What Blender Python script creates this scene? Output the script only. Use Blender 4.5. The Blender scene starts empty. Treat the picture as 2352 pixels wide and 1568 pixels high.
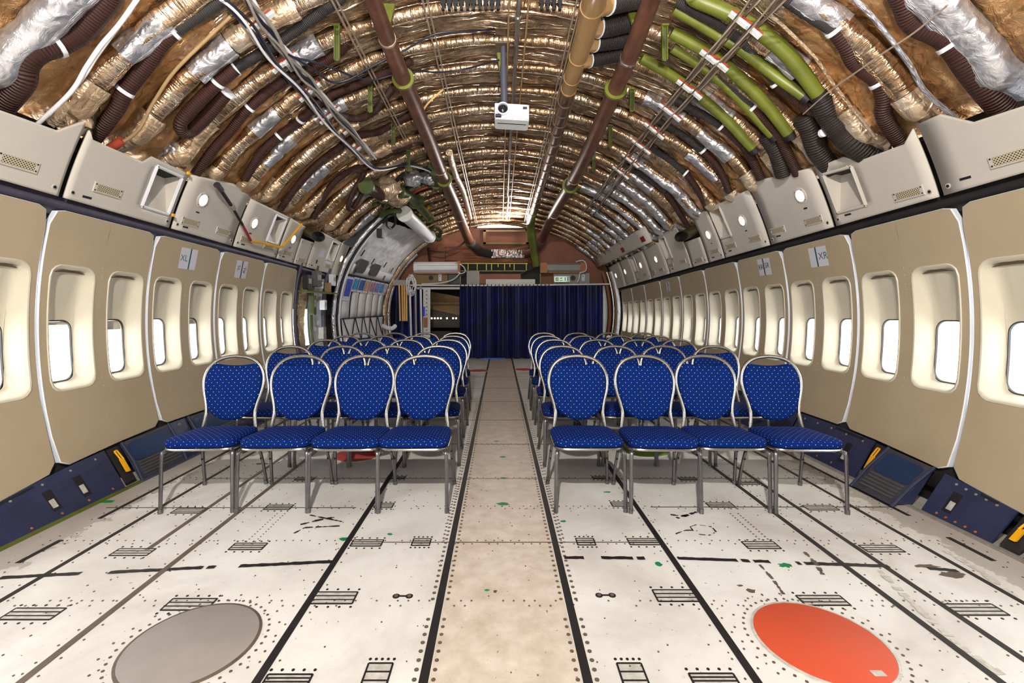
import bpy, bmesh, math, random
from mathutils import Vector, Matrix, noise
random.seed(7)
SC = bpy.context.scene
COL = SC.collection
PI = math.pi
# ---------------------------------------------------------------- camera constants
FOC, CX, CY, EYE = 1074.0, 1148.0, 707.0, 1.32

def P(px, py, Y):
    return Vector(((px - CX) * Y / FOC, Y, EYE - (py - CY) * Y / FOC))

def FL(px, py, z=0.0):
    Y = FOC * (EYE - z) / (py - CY)
    return Vector(((px - CX) * Y / FOC, Y, z))

# ---------------------------------------------------------------- fuselage shape
RX, RH, ZC = 3.05, 3.25, 1.2

def RZ(Y):
    return 2.75 - 0.037 * (Y - 4.4)

def hull(phi, Y, inset=0.0):
    return Vector(((RH - inset) * math.cos(phi), Y, ZC + (RZ(Y) - inset) * math.sin(phi)))

def CE(px, py, inset=0.0):
    lo, hi = 0.6, 16.0
    for _ in range(50):
        m = (lo + hi) / 2
        p = P(px, py, m)
        f = (p.x / (RH - inset)) ** 2 + ((p.z - ZC) / (RZ(m) - inset)) ** 2 - 1
        if f > 0: hi = m
        else: lo = m
    return P(px, py, lo)

def taper(Y):
    return 1 - 0.0215 * (Y - 2.9)

def zm(z, Y):                      # heights on the side wall sink slightly towards the tail
    if z >= 0.75: return 0.75 + (z - 0.75) * taper(Y)
    f = interp([(2.3, 1.28), (2.7, 1.17), (3.1, 1.05), (3.6, .97), (4, .93)], Y)
    return 0.75 - (0.75 - z) * f

def wx(z):
    return math.sqrt(max(RX * RX - (z - ZC) ** 2, 0.01))

def WP(s, Y, z, d=0.0):            # point on side wall, d > 0 is outboard
    return Vector((s * (wx(z) + d), Y, z))

def CW(px, py, d=0.0):             # where the pixel's ray meets the side wall, d > 0 outboard
    lo, hi = .6, 16.0
    for _ in range(50):
        m = (lo + hi) / 2; p = P(px, py, m)
        if math.hypot(p.x, p.z - ZC) > RX + d: hi = m
        else: lo = m
    return P(px, py, lo)

def wframe(s, Y, z, d=0.0):
    """local frame on the side wall: a runs along the text direction, b up, c into the cabin"""
    o = WP(s, Y, z, d)
    up = (WP(s, Y, z + 0.05) - WP(s, Y, z - 0.05)).normalized()
    a = Vector((0, 1, 0)) if s < 0 else Vector((0, -1, 0))
    c = a.cross(up)
    return lambda x, y, w=0.0: o + a * x + up * y + c * w

# ---------------------------------------------------------------- mesh builder
class M:
    def __init__(self):
        self.v, self.f, self.uv, self.mi = [], [], [], []
    def add(self, p, uv=(0, 0)):
        self.v.append(tuple(p)); self.uv.append(uv); return len(self.v) - 1
    def face(self, *i, m=0):
        self.f.append(tuple(i)); self.mi.append(m)
    def quad(self, a, b, c, d, m=0):
        i = [self.add(p) for p in (a, b, c, d)]; self.face(*i, m=m)
    def poly(self, pts, m=0):
        i = [self.add(p) for p in pts]; self.face(*i, m=m)
    def box(self, lo, hi, T=None, m=0):
        x0, y0, z0 = lo; x1, y1, z1 = hi
        c = [(x0, y0, z0), (x1, y0, z0), (x1, y1, z0), (x0, y1, z0), (x0, y0, z1), (x1, y0, z1), (x1, y1, z1), (x0, y1, z1)]
        if T: c = [T(*p) for p in c]
        i = [self.add(p) for p in c]
        for q in ((3, 2, 1, 0), (4, 5, 6, 7), (0, 1, 5, 4), (1, 2, 6, 5), (2, 3, 7, 6), (3, 0, 4, 7)):
            self.face(*[i[k] for k in q], m=m)
    def prism(self, pts, h, T, m=0):       # pts 2D outline, extruded along third local axis from 0 to h
        n = len(pts)
        A = [self.add(T(x, y, 0)) for x, y in pts]; B = [self.add(T(x, y, h)) for x, y in pts]
        self.face(*B, m=m); self.face(*reversed(A), m=m)
        for k in range(n):
            self.face(A[k], A[(k + 1) % n], B[(k + 1) % n], B[k], m=m)
    def tube(self, path, r, n=10, caps=True, closed=False, flat=1.0, up=None, rf=None, m=0):
        P_ = [Vector(p) for p in path]; N = len(P_)
        rr = r if isinstance(r, (list, tuple)) else [r] * N
        tang = []
        for k in range(N):
            a = P_[(k - 1) % N] if (closed or k > 0) else P_[k]
            b = P_[(k + 1) % N] if (closed or k < N - 1) else P_[k]
            t = b - a
            tang.append(t.normalized() if t.length > 1e-9 else Vector((0, 0, 1)))
        ref = Vector(up(0) if callable(up) else up) if up is not None else (Vector((0, 0, 1)) if abs(tang[0].z) < 0.9 else Vector((1, 0, 0)))
        nrm = (ref - tang[0] * ref.dot(tang[0])).normalized()
        rings, s = [], 0.0
        for k in range(N):
            if k: s += (P_[k] - P_[k - 1]).length
            t = tang[k]
            if up is not None:
                rv = up(k) if callable(up) else Vector(up)
                nrm = (rv - t * rv.dot(t))
            else:
                nrm = nrm - t * nrm.dot(t)
            nrm.normalize()
            bi = t.cross(nrm)
            ring = []
            for j in range(n):
                th = 2 * PI * j / n
                q = rr[k] * (rf(s, th) if rf else 1.0)
                ring.append(self.add(P_[k] + nrm * (math.cos(th) * q * flat) + bi * (math.sin(th) * q), (s, th * 0.1)))
            rings.append(ring)
        for k in range(N if closed else N - 1):
            A, B = rings[k], rings[(k + 1) % N]
            for j in range(n):
                self.face(A[j], A[(j + 1) % n], B[(j + 1) % n], B[j], m=m)
        if caps and not closed:
            self.face(*reversed(rings[0]), m=m); self.face(*rings[-1], m=m)
    def grid(self, fn, us, vs, skip=None, uvf=None, flip=False, m=0):
        ids = [[self.add(fn(u, v), uvf(u, v) if uvf else (u, v)) for v in vs] for u in us]
        for i in range(len(us) - 1):
            for j in range(len(vs) - 1):
                if skip and skip((us[i] + us[i + 1]) / 2, (vs[j] + vs[j + 1]) / 2): continue
                q = (ids[i][j], ids[i + 1][j], ids[i + 1][j + 1], ids[i][j + 1])
                self.face(*(reversed(q) if flip else q), m=m)
        return ids
    def loops(self, rings, closed_end=False, m=0, flip=False):    # list of equal length closed loops of points
        I = [[self.add(p) for p in r] for r in rings]; n = len(I[0])
        for a, b in zip(I, I[1:]):
            for j in range(n):
                q = (a[j], a[(j + 1) % n], b[(j + 1) % n], b[j])
                self.face(*(reversed(q) if flip else q), m=m)
        if closed_end: self.face(*(reversed(I[-1]) if flip else I[-1]), m=m)
        return I
    def disc(self, T, r, h=0.002, n=12, m=0, cx=0, cy=0):
        self.prism([(cx + r * math.cos(2 * PI * k / n), cy + r * math.sin(2 * PI * k / n)) for k in range(n)], h, T, m=m)
    def build(self, name, mat, parent=None, smooth=True, merge=0.0, angle=40, solid=0.0, fixn=False):
        me = bpy.data.meshes.new(name)
        me.from_pydata(self.v, [], self.f)
        for mm in (mat if isinstance(mat, (list, tuple)) else [mat]):
            me.materials.append(mm)
        me.polygons.foreach_set('material_index', self.mi)
        ul = me.uv_layers.new(name='UVMap')
        buf = []
        for lp in me.loops: buf.extend(self.uv[lp.vertex_index])
        ul.data.foreach_set('uv', buf)
        if merge or fixn:
            bm = bmesh.new(); bm.from_mesh(me)
            if merge: bmesh.ops.remove_doubles(bm, verts=bm.verts, dist=merge)
            if fixn: bmesh.ops.recalc_face_normals(bm, faces=bm.faces)
            bm.to_mesh(me); bm.free()
        if smooth:
            me.polygons.foreach_set('use_smooth', [True] * len(me.polygons))
            me.set_sharp_from_angle(angle=math.radians(angle))
        me.update()
        o = bpy.data.objects.new(name, me); COL.objects.link(o)
        if solid:
            md = o.modifiers.new('thick', 'SOLIDIFY'); md.thickness = solid; md.offset = 0
        if parent is not None: o.parent = parent
        return o

def tag(o, label, cat, group=None):
    o['label'] = label; o['category'] = cat
    if group: o['group'] = group
    return o

def thing(name, label, cat, loc=(0, 0, 0), rz=0.0, group=None):
    o = bpy.data.objects.new(name, None); COL.objects.link(o)
    o.empty_display_size = 0.1
    o.location = loc; o.rotation_euler = (0, 0, rz)
    return tag(o, label, cat, group)

def struct(o):
    o['kind'] = 'structure'; return o

def copy_tree(o, parent=None, skip=()):
    c = o.copy(); COL.objects.link(c)
    if parent is not None: c.parent = parent
    for ch in list(o.children):
        if ch.name.split('.')[0] in skip: continue
        copy_tree(ch, c, skip)
    return c

def lerp(a, b, t): return a + (b - a) * t

def lin(a, b, n): return [a + (b - a) * k / n for k in range(n + 1)]

def interp(pts, x):
    if x <= pts[0][0]: return pts[0][1]
    for (x0, y0), (x1, y1) in zip(pts, pts[1:]):
        if x <= x1: return lerp(y0, y1, (x - x0) / (x1 - x0 + 1e-12))
    return pts[-1][1]

def spline(pts, sub=6, closed=False):
    p = [Vector(q) for q in pts]; n = len(p); out = []
    rng = range(n) if closed else range(n - 1)
    for i in rng:
        p0 = p[(i - 1) % n] if closed or i > 0 else p[i]
        p1, p2 = p[i], p[(i + 1) % n]
        p3 = p[(i + 2) % n] if closed or i + 2 < n else p2
        for k in range(sub):
            t = k / sub
            out.append(0.5 * ((2 * p1) + (p2 - p0) * t + (2 * p0 - 5 * p1 + 4 * p2 - p3) * t * t + (3 * p1 - p0 - 3 * p2 + p3) * t ** 3))
    if not closed: out.append(p[-1])
    return out

def rrect(w, h, r, n=6, cx=0, cy=0):
    o = []
    for sx, sy, a0 in ((1, 1, 0), (-1, 1, 90), (-1, -1, 180), (1, -1, 270)):
        for k in range(n + 1):
            a = math.radians(a0 + 90 * k / n)
            o.append((cx + sx * (w / 2 - r) + r * math.cos(a), cy + sy * (h / 2 - r) + r * math.sin(a)))
    return o

def text_mesh(name, txt, size, T, mat, parent, rot=0.0, depth=0.0):
    cu = bpy.data.curves.new(name, 'FONT'); cu.body = txt; cu.size = size; cu.align_x = 'CENTER'; cu.align_y = 'CENTER'
    to = bpy.data.objects.new(name, cu); COL.objects.link(to)
    dg = bpy.context.evaluated_depsgraph_get()
    src = bpy.data.meshes.new_from_object(to.evaluated_get(dg))
    m = M(); c, s = math.cos(rot), math.sin(rot)
    for v in src.vertices: m.add(T(c * v.co.x - s * v.co.y, s * v.co.x + c * v.co.y, depth))
    for p in src.polygons: m.face(*p.vertices)
    bpy.data.objects.remove(to); bpy.data.meshes.remove(src); bpy.data.curves.remove(cu)
    return m.build(name, mat, parent, smooth=False)

# ---------------------------------------------------------------- materials
class NT:
    def __init__(self, name):
        self.m = bpy.data.materials.new(name); self.m.use_nodes = True
        self.t = self.m.node_tree; self.b = self.t.nodes['Principled BSDF']
    def n(self, typ, **kw):
        o = self.t.nodes.new(typ)
        for k, v in kw.items():
            if k in o.inputs.keys(): o.inputs[k].default_value = v
            else: setattr(o, k, v)
        return o
    def l(self, a, b): self.t.links.new(a, b)
    def math(self, op, a, b=None, c=None):
        o = self.t.nodes.new('ShaderNodeMath'); o.operation = op
        for i, x in enumerate((a, b, c)):
            if x is None: continue
            if hasattr(x, 'is_linked') or hasattr(x, 'links'): self.l(x, o.inputs[i])
            else: o.inputs[i].default_value = x
        return o.outputs[0]
    def ramp(self, fac, stops, interp='LINEAR'):
        r = self.t.nodes.new('ShaderNodeValToRGB'); e = r.color_ramp.elements
        r.color_ramp.interpolation = interp
        while len(e) < len(stops): e.new(0.5)
        for k, (p, c) in enumerate(stops):
            e[k].position = p; e[k].color = (*c, 1) if len(c) == 3 else c
        self.l(fac, r.inputs['Fac']); return r.outputs['Color']
    def mix(self, fac, a, b, blend='MIX'):
        o = self.t.nodes.new('ShaderNodeMix'); o.data_type = 'RGBA'; o.blend_type = blend
        for k, x in ((0, fac), (6, a), (7, b)):
            if hasattr(x, 'links'): self.l(x, o.inputs[k])
            else: o.inputs[k].default_value = (*x, 1) if isinstance(x, tuple) and len(x) == 3 else x
        return o.outputs[2]
    def coord(self, kind='Object', scale=(1, 1, 1), loc=(0, 0, 0)):
        tc = self.t.nodes.new('ShaderNodeTexCoord'); mp = self.t.nodes.new('ShaderNodeMapping')
        mp.inputs['Scale'].default_value = scale; mp.inputs['Location'].default_value = loc
        self.l(tc.outputs[kind], mp.inputs['Vector']); return mp.outputs['Vector']
    def noise(self, vec, scale, detail=4, rough=0.55, dist=0.0, typ=None):
        o = self.t.nodes.new('ShaderNodeTexNoise')
        if typ: o.noise_type = typ
        o.inputs['Scale'].default_value = scale; o.inputs['Detail'].default_value = detail
        o.inputs['Roughness'].default_value = rough; o.inputs['Distortion'].default_value = dist
        self.l(vec, o.inputs['Vector']); return o.outputs['Fac']
    def bump(self, h, strength=0.4, dist=0.01, prev=None):
        o = self.t.nodes.new('ShaderNodeBump'); o.inputs['Strength'].default_value = strength
        o.inputs['Distance'].default_value = dist; self.l(h, o.inputs['Height'])
        if prev is not None: self.l(prev, o.inputs['Normal'])
        return o.outputs['Normal']
    def done(self, color=None, rough=None, metal=None, normal=None, **kw):
        for k, x in (('Base Color', color), ('Roughness', rough), ('Metallic', metal), ('Normal', normal)):
            if x is None: continue
            if hasattr(x, 'links'): self.l(x, self.b.inputs[k])
            else: self.b.inputs[k].default_value = (*x, 1) if isinstance(x, tuple) else x
        for k, x in kw.items(): self.b.inputs[k].default_value = x
        return self.m

def sr(r, g, b):
    f = lambda c: (c / 255 / 12.92) if c <= 10 else ((c / 255 + 0.055) / 1.055) ** 2.4
    return (f(r), f(g), f(b))

def plain(name, col, rough=0.5, metal=0.0, var=0.12, scale=6.0, bump=0.0, bscale=60.0):
    t = NT(name); v = t.coord('Object')
    n = t.noise(v, scale, 5, 0.6)
    dk = tuple(c * (1 - var) for c in col); lt = tuple(min(1, c * (1 + var)) for c in col)
    c = t.ramp(n, [(0.3, dk), (0.7, lt)])
    nm = t.bump(t.noise(v, bscale, 3), bump, 0.003) if bump else None
    return t.done(c, rough, metal, nm)

def foil(name, lo, mid, hi, su, sv, strength=0.7, rough=0.3, metal=0.85, dist=0.02, cs=1.0, iso=0.35):
    t = NT(name); uv = t.coord('UV', (su, sv, 1)); uv2 = t.coord('UV', (1, 1, 1))
    r1 = t.noise(uv, 1.0, 5, 0.6, 0.5, 'RIDGED_MULTIFRACTAL')
    r2 = t.noise(uv2, 16, 4, 0.6, 0.8)
    h = t.math('ADD', t.math('MULTIPLY', r1, 0.6), t.math('MULTIPLY', r2, iso))
    n1 = t.bump(h, strength, dist)
    c = t.ramp(t.noise(uv2, 3.1 * cs, 5, 0.65, 0.6), [(0.28, lo), (0.5, mid), (0.74, hi)])
    rg = t.math('MULTIPLY_ADD', t.noise(uv2, 7, 3), 0.25, rough - 0.12)
    return t.done(c, rg, metal, n1)

def emit(name, col, strength):
    t = NT(name)
    return t.done(col, 0.4, 0.0, None, **{'Emission Color': (*col, 1), 'Emission Strength': strength})

MAT = {}
MAT['beige'] = plain('sidewall_beige', sr(181, 163, 134), 0.42, 0, 0.05, 2.5)
MAT['reveal'] = plain('window_reveal_cream', sr(210, 201, 181), 0.38, 0, 0.02, 2.5)
MAT['closeout'] = plain('closeout_ivory', sr(206, 198, 187), 0.42, 0, 0.035, 3)
MAT['grille'] = None
MAT['trimwhite'] = plain('panel_edge_white', sr(225, 228, 235), 0.35, 0, 0.04)
MAT['dark'] = plain('shadow_liner_dark', sr(30, 27, 28), 0.7, 0, 0.3, 9)
MAT['rail'] = plain('rail_grey_violet', sr(80, 76, 92), 0.5, 0.2, 0.2, 12)
MAT['navy'] = plain('dado_navy', sr(47, 52, 82), 0.45, 0.1, 0.22, 5)
MAT['navy2'] = plain('dado_blue_flap', sr(28, 52, 88), 0.5, 0.1, 0.15, 8)
MAT['navygrey'] = plain('dado_grille_grey', sr(62, 62, 72), 0.55, 0.1, 0.25, 14)
MAT['yellow'] = plain('clip_yellow', sr(240, 172, 20), 0.45, 0, 0.1)
MAT['black'] = plain('black_rubber', sr(26, 24, 26), 0.55, 0, 0.25, 20)
MAT['seal'] = plain('seal_dark', sr(40, 36, 34), 0.6)
MAT['steel'] = plain('chair_tube_steel', sr(172, 168, 162), 0.26, 0.95, 0.08, 20)
MAT['steeldark'] = plain('chair_leg_steel', sr(122, 120, 122), 0.34, 0.9, 0.10, 20)
MAT['white'] = plain('white_plastic', sr(228, 228, 232), 0.4, 0, 0.03)
MAT['offwhite'] = plain('off_white_sheet', sr(218, 218, 216), 0.5, 0, 0.06, 4)
MAT['greypanel'] = plain('grey_panel', sr(158, 156, 154), 0.5, 0, 0.06, 5)
MAT['darkgrey'] = plain('dark_grey', sr(78, 76, 74), 0.55, 0, 0.15, 5)
MAT['green'] = plain('zinc_chromate_green', sr(98, 104, 34), 0.4, 0.05, 0.25, 6)
MAT['greendark'] = plain('primer_dark_green', sr(74, 84, 44), 0.5, 0.1, 0.3, 8)
MAT['brownduct'] = plain('duct_red_brown', sr(98, 60, 44), 0.45, 0.1, 0.45, 7, 0.25, 30)
MAT['tanduct'] = plain('duct_tan', sr(166, 130, 86), 0.3, 0.1, 0.12, 4, 0.12, 25)
MAT['tanwrap'] = plain('duct_foil_wrap', sr(146, 112, 92), 0.25, 0.75, 0.2, 8, 0.4, 30)
MAT['chrome'] = plain('bright_conduit', sr(205, 200, 195), 0.2, 0.95, 0.1, 10)
MAT['wood'] = plain('orange_wood', sr(168, 100, 52), 0.5, 0, 0.2, 12)
MAT['tanboard'] = plain('tan_board', sr(150, 122, 84), 0.6, 0, 0.15, 6)
MAT['stick'] = plain('pale_wood_dowel', sr(236, 188, 112), 0.5, 0, 0.08)
MAT['brownwall'] = plain('bulkhead_brown', sr(146, 92, 66), 0.62, 0, 0.14, 3, 0.2, 12)
MAT['paper'] = plain('placard_paper', sr(214, 212, 222), 0.45, 0, 0.03)
MAT['teal'] = plain('placard_teal', sr(0, 92, 92), 0.5)
MAT['ink'] = plain('ink_black', sr(18, 16, 30), 0.5)
MAT['inkteal'] = plain('ink_teal_grey', sr(50, 95, 105), 0.5)
MAT['redblock'] = plain('clamp_red', sr(150, 60, 40), 0.5, 0, 0.15)
MAT['cable'] = plain('cable_brown', sr(96, 80, 70), 0.45, 0.2, 0.3, 20)
MAT['cablegrey'] = plain('cable_grey', sr(150, 142, 134), 0.45, 0.1, 0.2, 20)
MAT['cableblack'] = plain('cable_black', sr(28, 30, 44), 0.4, 0, 0.2, 20)
MAT['cablewhite'] = plain('cable_white', sr(225, 222, 225), 0.4, 0, 0.05, 20)
MAT['wire'] = plain('thin_wire_pale', sr(205, 185, 165), 0.3, 0.6, 0.15, 20)
MAT['tape'] = foil('silver_tape', sr(146, 145, 150), sr(194, 193, 199), sr(234, 234, 238), 14, 12, 0.9, 0.3, 0.75, 0.025)
MAT['silver'] = foil('silver_blanket', sr(200, 201, 204), sr(226, 227, 229), sr(242, 242, 243), 7, 7, 1.0, 0.38, 0.12, 0.035)
MAT['foil_frame'] = foil('gold_foil_wrap', sr(128, 96, 68), sr(190, 158, 124), sr(238, 224, 204), 55, 5, 1.0, 0.22, 0.86, 0.03, iso=.22)
MAT['foil_pale'] = foil('pale_foil_wrap', sr(160, 128, 98), sr(200, 174, 144), sr(228, 214, 198), 26, 8, 1.0, 0.34, 0.6, 0.03)
MAT['foil_blanket'] = foil('bronze_foil_blanket', sr(140, 96, 56), sr(188, 140, 90), sr(216, 176, 128), 12, 9, 1.0, 0.30, 0.5, 0.04, iso=.35)
MAT['foil_crown'] = foil('crinkled_crown_foil', sr(120, 96, 74), sr(190, 164, 136), sr(236, 220, 198), 4, 42, 1.0, 0.2, 0.8, 0.035, iso=.3)
MAT['orange'] = plain('cover_orange', sr(204, 80, 48), 0.5, 0, 0.05, 3)
MAT['greycover'] = plain('cover_grey', sr(150, 140, 134), 0.5, 0, 0.08, 6)
MAT['redcover'] = plain('cover_red', sr(176, 70, 60), 0.5, 0, 0.1, 4)
MAT['greencover'] = plain('cover_green', sr(120, 150, 50), 0.5, 0, 0.1, 4)
MAT['paintgreen'] = plain('paint_green', sr(20, 125, 70), 0.5, 0, 0.3, 30)
MAT['trackblack'] = plain('track_black', sr(32, 28, 28), 0.5, 0.1, 0.25, 14)
MAT['trackbrown'] = plain('track_brown', sr(98, 84, 72), 0.5, 0.1, 0.25, 14)
MAT['rivet'] = plain('rivet_dull', sr(120, 108, 98), 0.45, 0.35, 0.3, 40)
MAT['fitting'] = plain('floor_fitting_grey', sr(196, 190, 180), 0.45, 0.1, 0.25, 30)
MAT['lamp'] = emit('lamp_warm', (1.0, 0.84, 0.62), 5.0)
MAT['strip'] = emit('strip_white', (1.0, 0.96, 0.9), 16.0)
MAT['exitlit'] = emit('exit_white', (0.8, 0.95, 0.8), 0.35)
MAT['exitgreen'] = emit('exit_green', (0.0, 0.30, 0.07), 0.25)
MAT['glassdark'] = plain('lens_glass', (0.01, 0.01, 0.014), 0.08, 0, 0.1)
MAT['projector'] = plain('projector_white', sr(226, 224, 238), 0.38, 0, 0.02)
MAT['pole'] = plain('pole_slate', sr(82, 82, 96), 0.4, 0.2, 0.08)
MAT['redtag'] = plain('red_sticker', sr(150, 30, 34), 0.5)
MAT['olive'] = plain('olive_duct_end', sr(74, 66, 40), 0.5, 0.1, 0.3, 10)

def hose_mat(name, col, pitch, rough=0.5):
    t = NT(name); v = t.coord('UV', (2 * PI / pitch, 1, 1))
    sx = t.n('ShaderNodeSeparateXYZ'); t.l(v, sx.inputs[0])
    w = t.math('SINE', sx.outputs[0])
    c = t.mix(t.math('MULTIPLY_ADD', w, 0.25, 0.5), tuple(c * 0.75 for c in col), tuple(min(1, c * 1.2) for c in col))
    return t.done(c, rough, 0.0, t.bump(w, 0.8, 0.006), **{'Specular IOR Level': 0.3})
MAT['hosebrown'] = hose_mat('hose_brown', sr(64, 38, 33), 0.018)
MAT['hoseblack'] = hose_mat('hose_black', sr(60, 56, 56), 0.014, 0.4)
MAT['hosebig'] = hose_mat('hose_black_big', sr(50, 42, 40), 0.022, 0.5)

def fabric_mat():
    t = NT('seat_fabric_blue_dots'); tc = t.t.nodes.new('ShaderNodeTexCoord')
    def lattice(off):
        mp = t.n('ShaderNodeMapping'); mp.inputs['Scale'].default_value = (1 / 0.042, 1 / 0.044, 1); mp.inputs['Location'].default_value = (off, off, 0)
        t.l(tc.outputs['UV'], mp.inputs['Vector'])
        fr = t.n('ShaderNodeVectorMath'); fr.operation = 'FRACTION'; t.l(mp.outputs[0], fr.inputs[0])
        sb = t.n('ShaderNodeVectorMath'); sb.operation = 'SUBTRACT'; sb.inputs[1].default_value = (0.5, 0.5, 0); t.l(fr.outputs[0], sb.inputs[0])
        ml = t.n('ShaderNodeVectorMath'); ml.operation = 'MULTIPLY'; ml.inputs[1].default_value = (0.042, 0.044, 0); t.l(sb.outputs[0], ml.inputs[0])
        ln = t.n('ShaderNodeVectorMath'); ln.operation = 'LENGTH'; t.l(ml.outputs[0], ln.inputs[0])
        return ln.outputs['Value']
    d = t.math('MINIMUM', lattice(0.0), lattice(0.5))
    dot = t.math('LESS_THAN', d, 0.0024)
    v = t.coord('UV', (1, 1, 1))
    blue = t.ramp(t.noise(v, 220, 3, 0.7), [(0.3, sr(2, 22, 78)), (0.7, sr(5, 45, 120))])
    c = t.mix(dot, blue, sr(214, 190, 150))
    return t.done(c, 0.8, 0.0, t.bump(t.noise(v, 500, 2), 0.3, 0.001), **{'Specular IOR Level': 0.08})
MAT['fabric'] = fabric_mat()

def grille_mat():
    t = NT('vent_grille_tan'); tc = t.t.nodes.new('ShaderNodeTexCoord')
    def lat(off):
        mp = t.n('ShaderNodeMapping'); mp.inputs['Scale'].default_value = (1 / 0.018, 1 / 0.018, 1); mp.inputs['Location'].default_value = (off, off, 0)
        t.l(tc.outputs['UV'], mp.inputs['Vector'])
        fr = t.n('ShaderNodeVectorMath'); fr.operation = 'FRACTION'; t.l(mp.outputs[0], fr.inputs[0])
        ds = t.n('ShaderNodeVectorMath'); ds.operation = 'DISTANCE'; ds.inputs[1].default_value = (0.5, 0.5, 0); t.l(fr.outputs[0], ds.inputs[0])
        return ds.outputs['Value']
    d = t.math('MINIMUM', lat(0), lat(0.5))
    c = t.mix(t.math('LESS_THAN', d, 0.24), sr(206, 192, 160), sr(52, 44, 34))
    return t.done(c, 0.5)
MAT['grille'] = grille_mat()

def floor_mat():
    t = NT('floor_white_worn'); v = t.coord('Object')
    n1 = t.noise(v, 1.3, 6, 0.62, 0.4); n2 = t.noise(v, 9, 5, 0.65); n3 = t.noise(v, 60, 3, 0.6)
    sx = t.n('ShaderNodeSeparateXYZ'); t.l(v, sx.inputs[0])
    base = t.ramp(n1, [(0.32, sr(196, 188, 180)), (0.55, sr(224, 219, 212)), (0.75, sr(236, 233, 228))])
    aisle = t.ramp(n2, [(0.3, sr(188, 170, 152)), (0.7, sr(218, 204, 190))])
    # the centre aisle sheet is a browner panel
    inside = t.math('LESS_THAN', t.math('ABSOLUTE', t.math('SUBTRACT', sx.outputs[0], 0.02)), 0.27)
    c = t.mix(inside, base, aisle)
    grime = t.ramp(n3, [(0.62, (1, 1, 1)), (0.74, (0.72, 0.68, 0.64))])
    c = t.mix(0.55, c, grime, 'MULTIPLY')
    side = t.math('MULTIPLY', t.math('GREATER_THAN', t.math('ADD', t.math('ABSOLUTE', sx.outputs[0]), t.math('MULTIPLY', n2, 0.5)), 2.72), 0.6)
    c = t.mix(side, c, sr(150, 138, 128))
    spk = t.math('GREATER_THAN', t.noise(v, 42, 2, 0.5), 0.735)
    c = t.mix(t.math('MULTIPLY', spk, 0.8), c, sr(70, 62, 56))
    return t.done(c, t.math('MULTIPLY_ADD', n2, 0.25, 0.3), 0.0, t.bump(n3, 0.15, 0.002))
MAT['floor'] = floor_mat()

def curtain_mat():
    t = NT('curtain_blue'); v = t.coord('Object')
    c = t.ramp(t.noise(v, 3, 4), [(0.3, sr(3, 6, 40)), (0.7, sr(7, 22, 104))])
    m = t.done(c, 0.45, 0.0, None, **{'Specular IOR Level': 0.3})
    t.b.inputs['Sheen Weight'].default_value = 0.1
    return m
MAT['curtain'] = curtain_mat()

def glass_mat():
    m = bpy.data.materials.new('window_glass'); m.use_nodes = True; t = m.node_tree
    t.nodes.clear()
    o = t.nodes.new('ShaderNodeOutputMaterial'); a = t.nodes.new('ShaderNodeBsdfTransparent'); g = t.nodes.new('ShaderNodeBsdfGlossy')
    a.inputs['Color'].default_value = (0.96, 0.98, 1, 1); g.inputs['Roughness'].default_value = 0.05
    mx = t.nodes.new('ShaderNodeMixShader'); mx.inputs[0].default_value = 0.05
    t.links.new(a.outputs[0], mx.inputs[1]); t.links.new(g.outputs[0], mx.inputs[2]); t.links.new(mx.outputs[0], o.inputs['Surface'])
    return m
MAT['glass'] = glass_mat()

MAT['rackyellow'] = plain('rack_yellow_green', sr(214, 206, 50), 0.45, 0, 0.1)
MAT['slotshadow'] = plain('slot_shadow_brown', sr(92, 80, 62), 0.6, 0, 0.1)
# ---------------------------------------------------------------- camera
cam = bpy.data.cameras.new('camera'); co = bpy.data.objects.new('camera', cam); COL.objects.link(co)
co.location = (0, 0, EYE); co.rotation_euler = (PI / 2, 0, 0)
cam.sensor_width = 36; cam.lens = FOC / 2352 * 36
cam.shift_x = (1176 - CX) / 2352; cam.shift_y = -(784 - CY) / 2352
cam.clip_start = 0.05; cam.clip_end = 200
SC.camera = co
SC.view_settings.view_transform = 'Standard'; SC.view_settings.look = 'None'
SC.view_settings.gamma = 1; SC.view_settings.use_curve_mapping = False
SC.view_settings.exposure = 0.0
# ---------------------------------------------------------------- daylight and lamps
w = bpy.data.worlds.new('daylight'); SC.world = w; w.use_nodes = True
bgn = w.node_tree.nodes['Background']; bgn.inputs[0].default_value = (0.90, 0.95, 1.0, 1); bgn.inputs[1].default_value = 12.0

def lamp(name, kind, loc, energy, col=(1, 1, 1), size=0.1, rot=(0, 0, 0), sy=None):
    l = bpy.data.lights.new(name, kind); l.energy = energy; l.color = col
    if kind == 'AREA':
        l.size = size
        if sy: l.shape = 'RECTANGLE'; l.size_y = sy
    else: l.shadow_soft_size = size
    o = bpy.data.objects.new(name, l); COL.objects.link(o); o.location = loc; o.rotation_euler = rot
    return o
lamp('cabin_floodlight', 'POINT', (-0.25, -0.9, 3.45), 960, (1, 0.95, 0.88), 0.05)
rw = lamp('rear_worklight', 'AREA', (0.35, 11.5, 3.25), 100, (1, 0.95, 0.9), 1.0, sy=0.15)
rw.rotation_euler = Vector((-.6, -.35, .6)).to_track_quat('-Z', 'Y').to_euler()
up = lamp('crown_fill_light', 'SPOT', (0.15, -0.4, 1.7), 800, (1, 0.96, 0.9), 0.08)  # added spot out of view, brightens the crown foil
up.data.spot_size = math.radians(95); up.data.spot_blend = 0.5
up.rotation_euler = Vector((0, .72, .69)).to_track_quat('-Z', 'Y').to_euler()
SC.cycles.max_bounces = 7; SC.cycles.diffuse_bounces = 3; SC.cycles.glossy_bounces = 3; SC.cycles.caustics_reflective = False; SC.cycles.caustics_refractive = False

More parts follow.
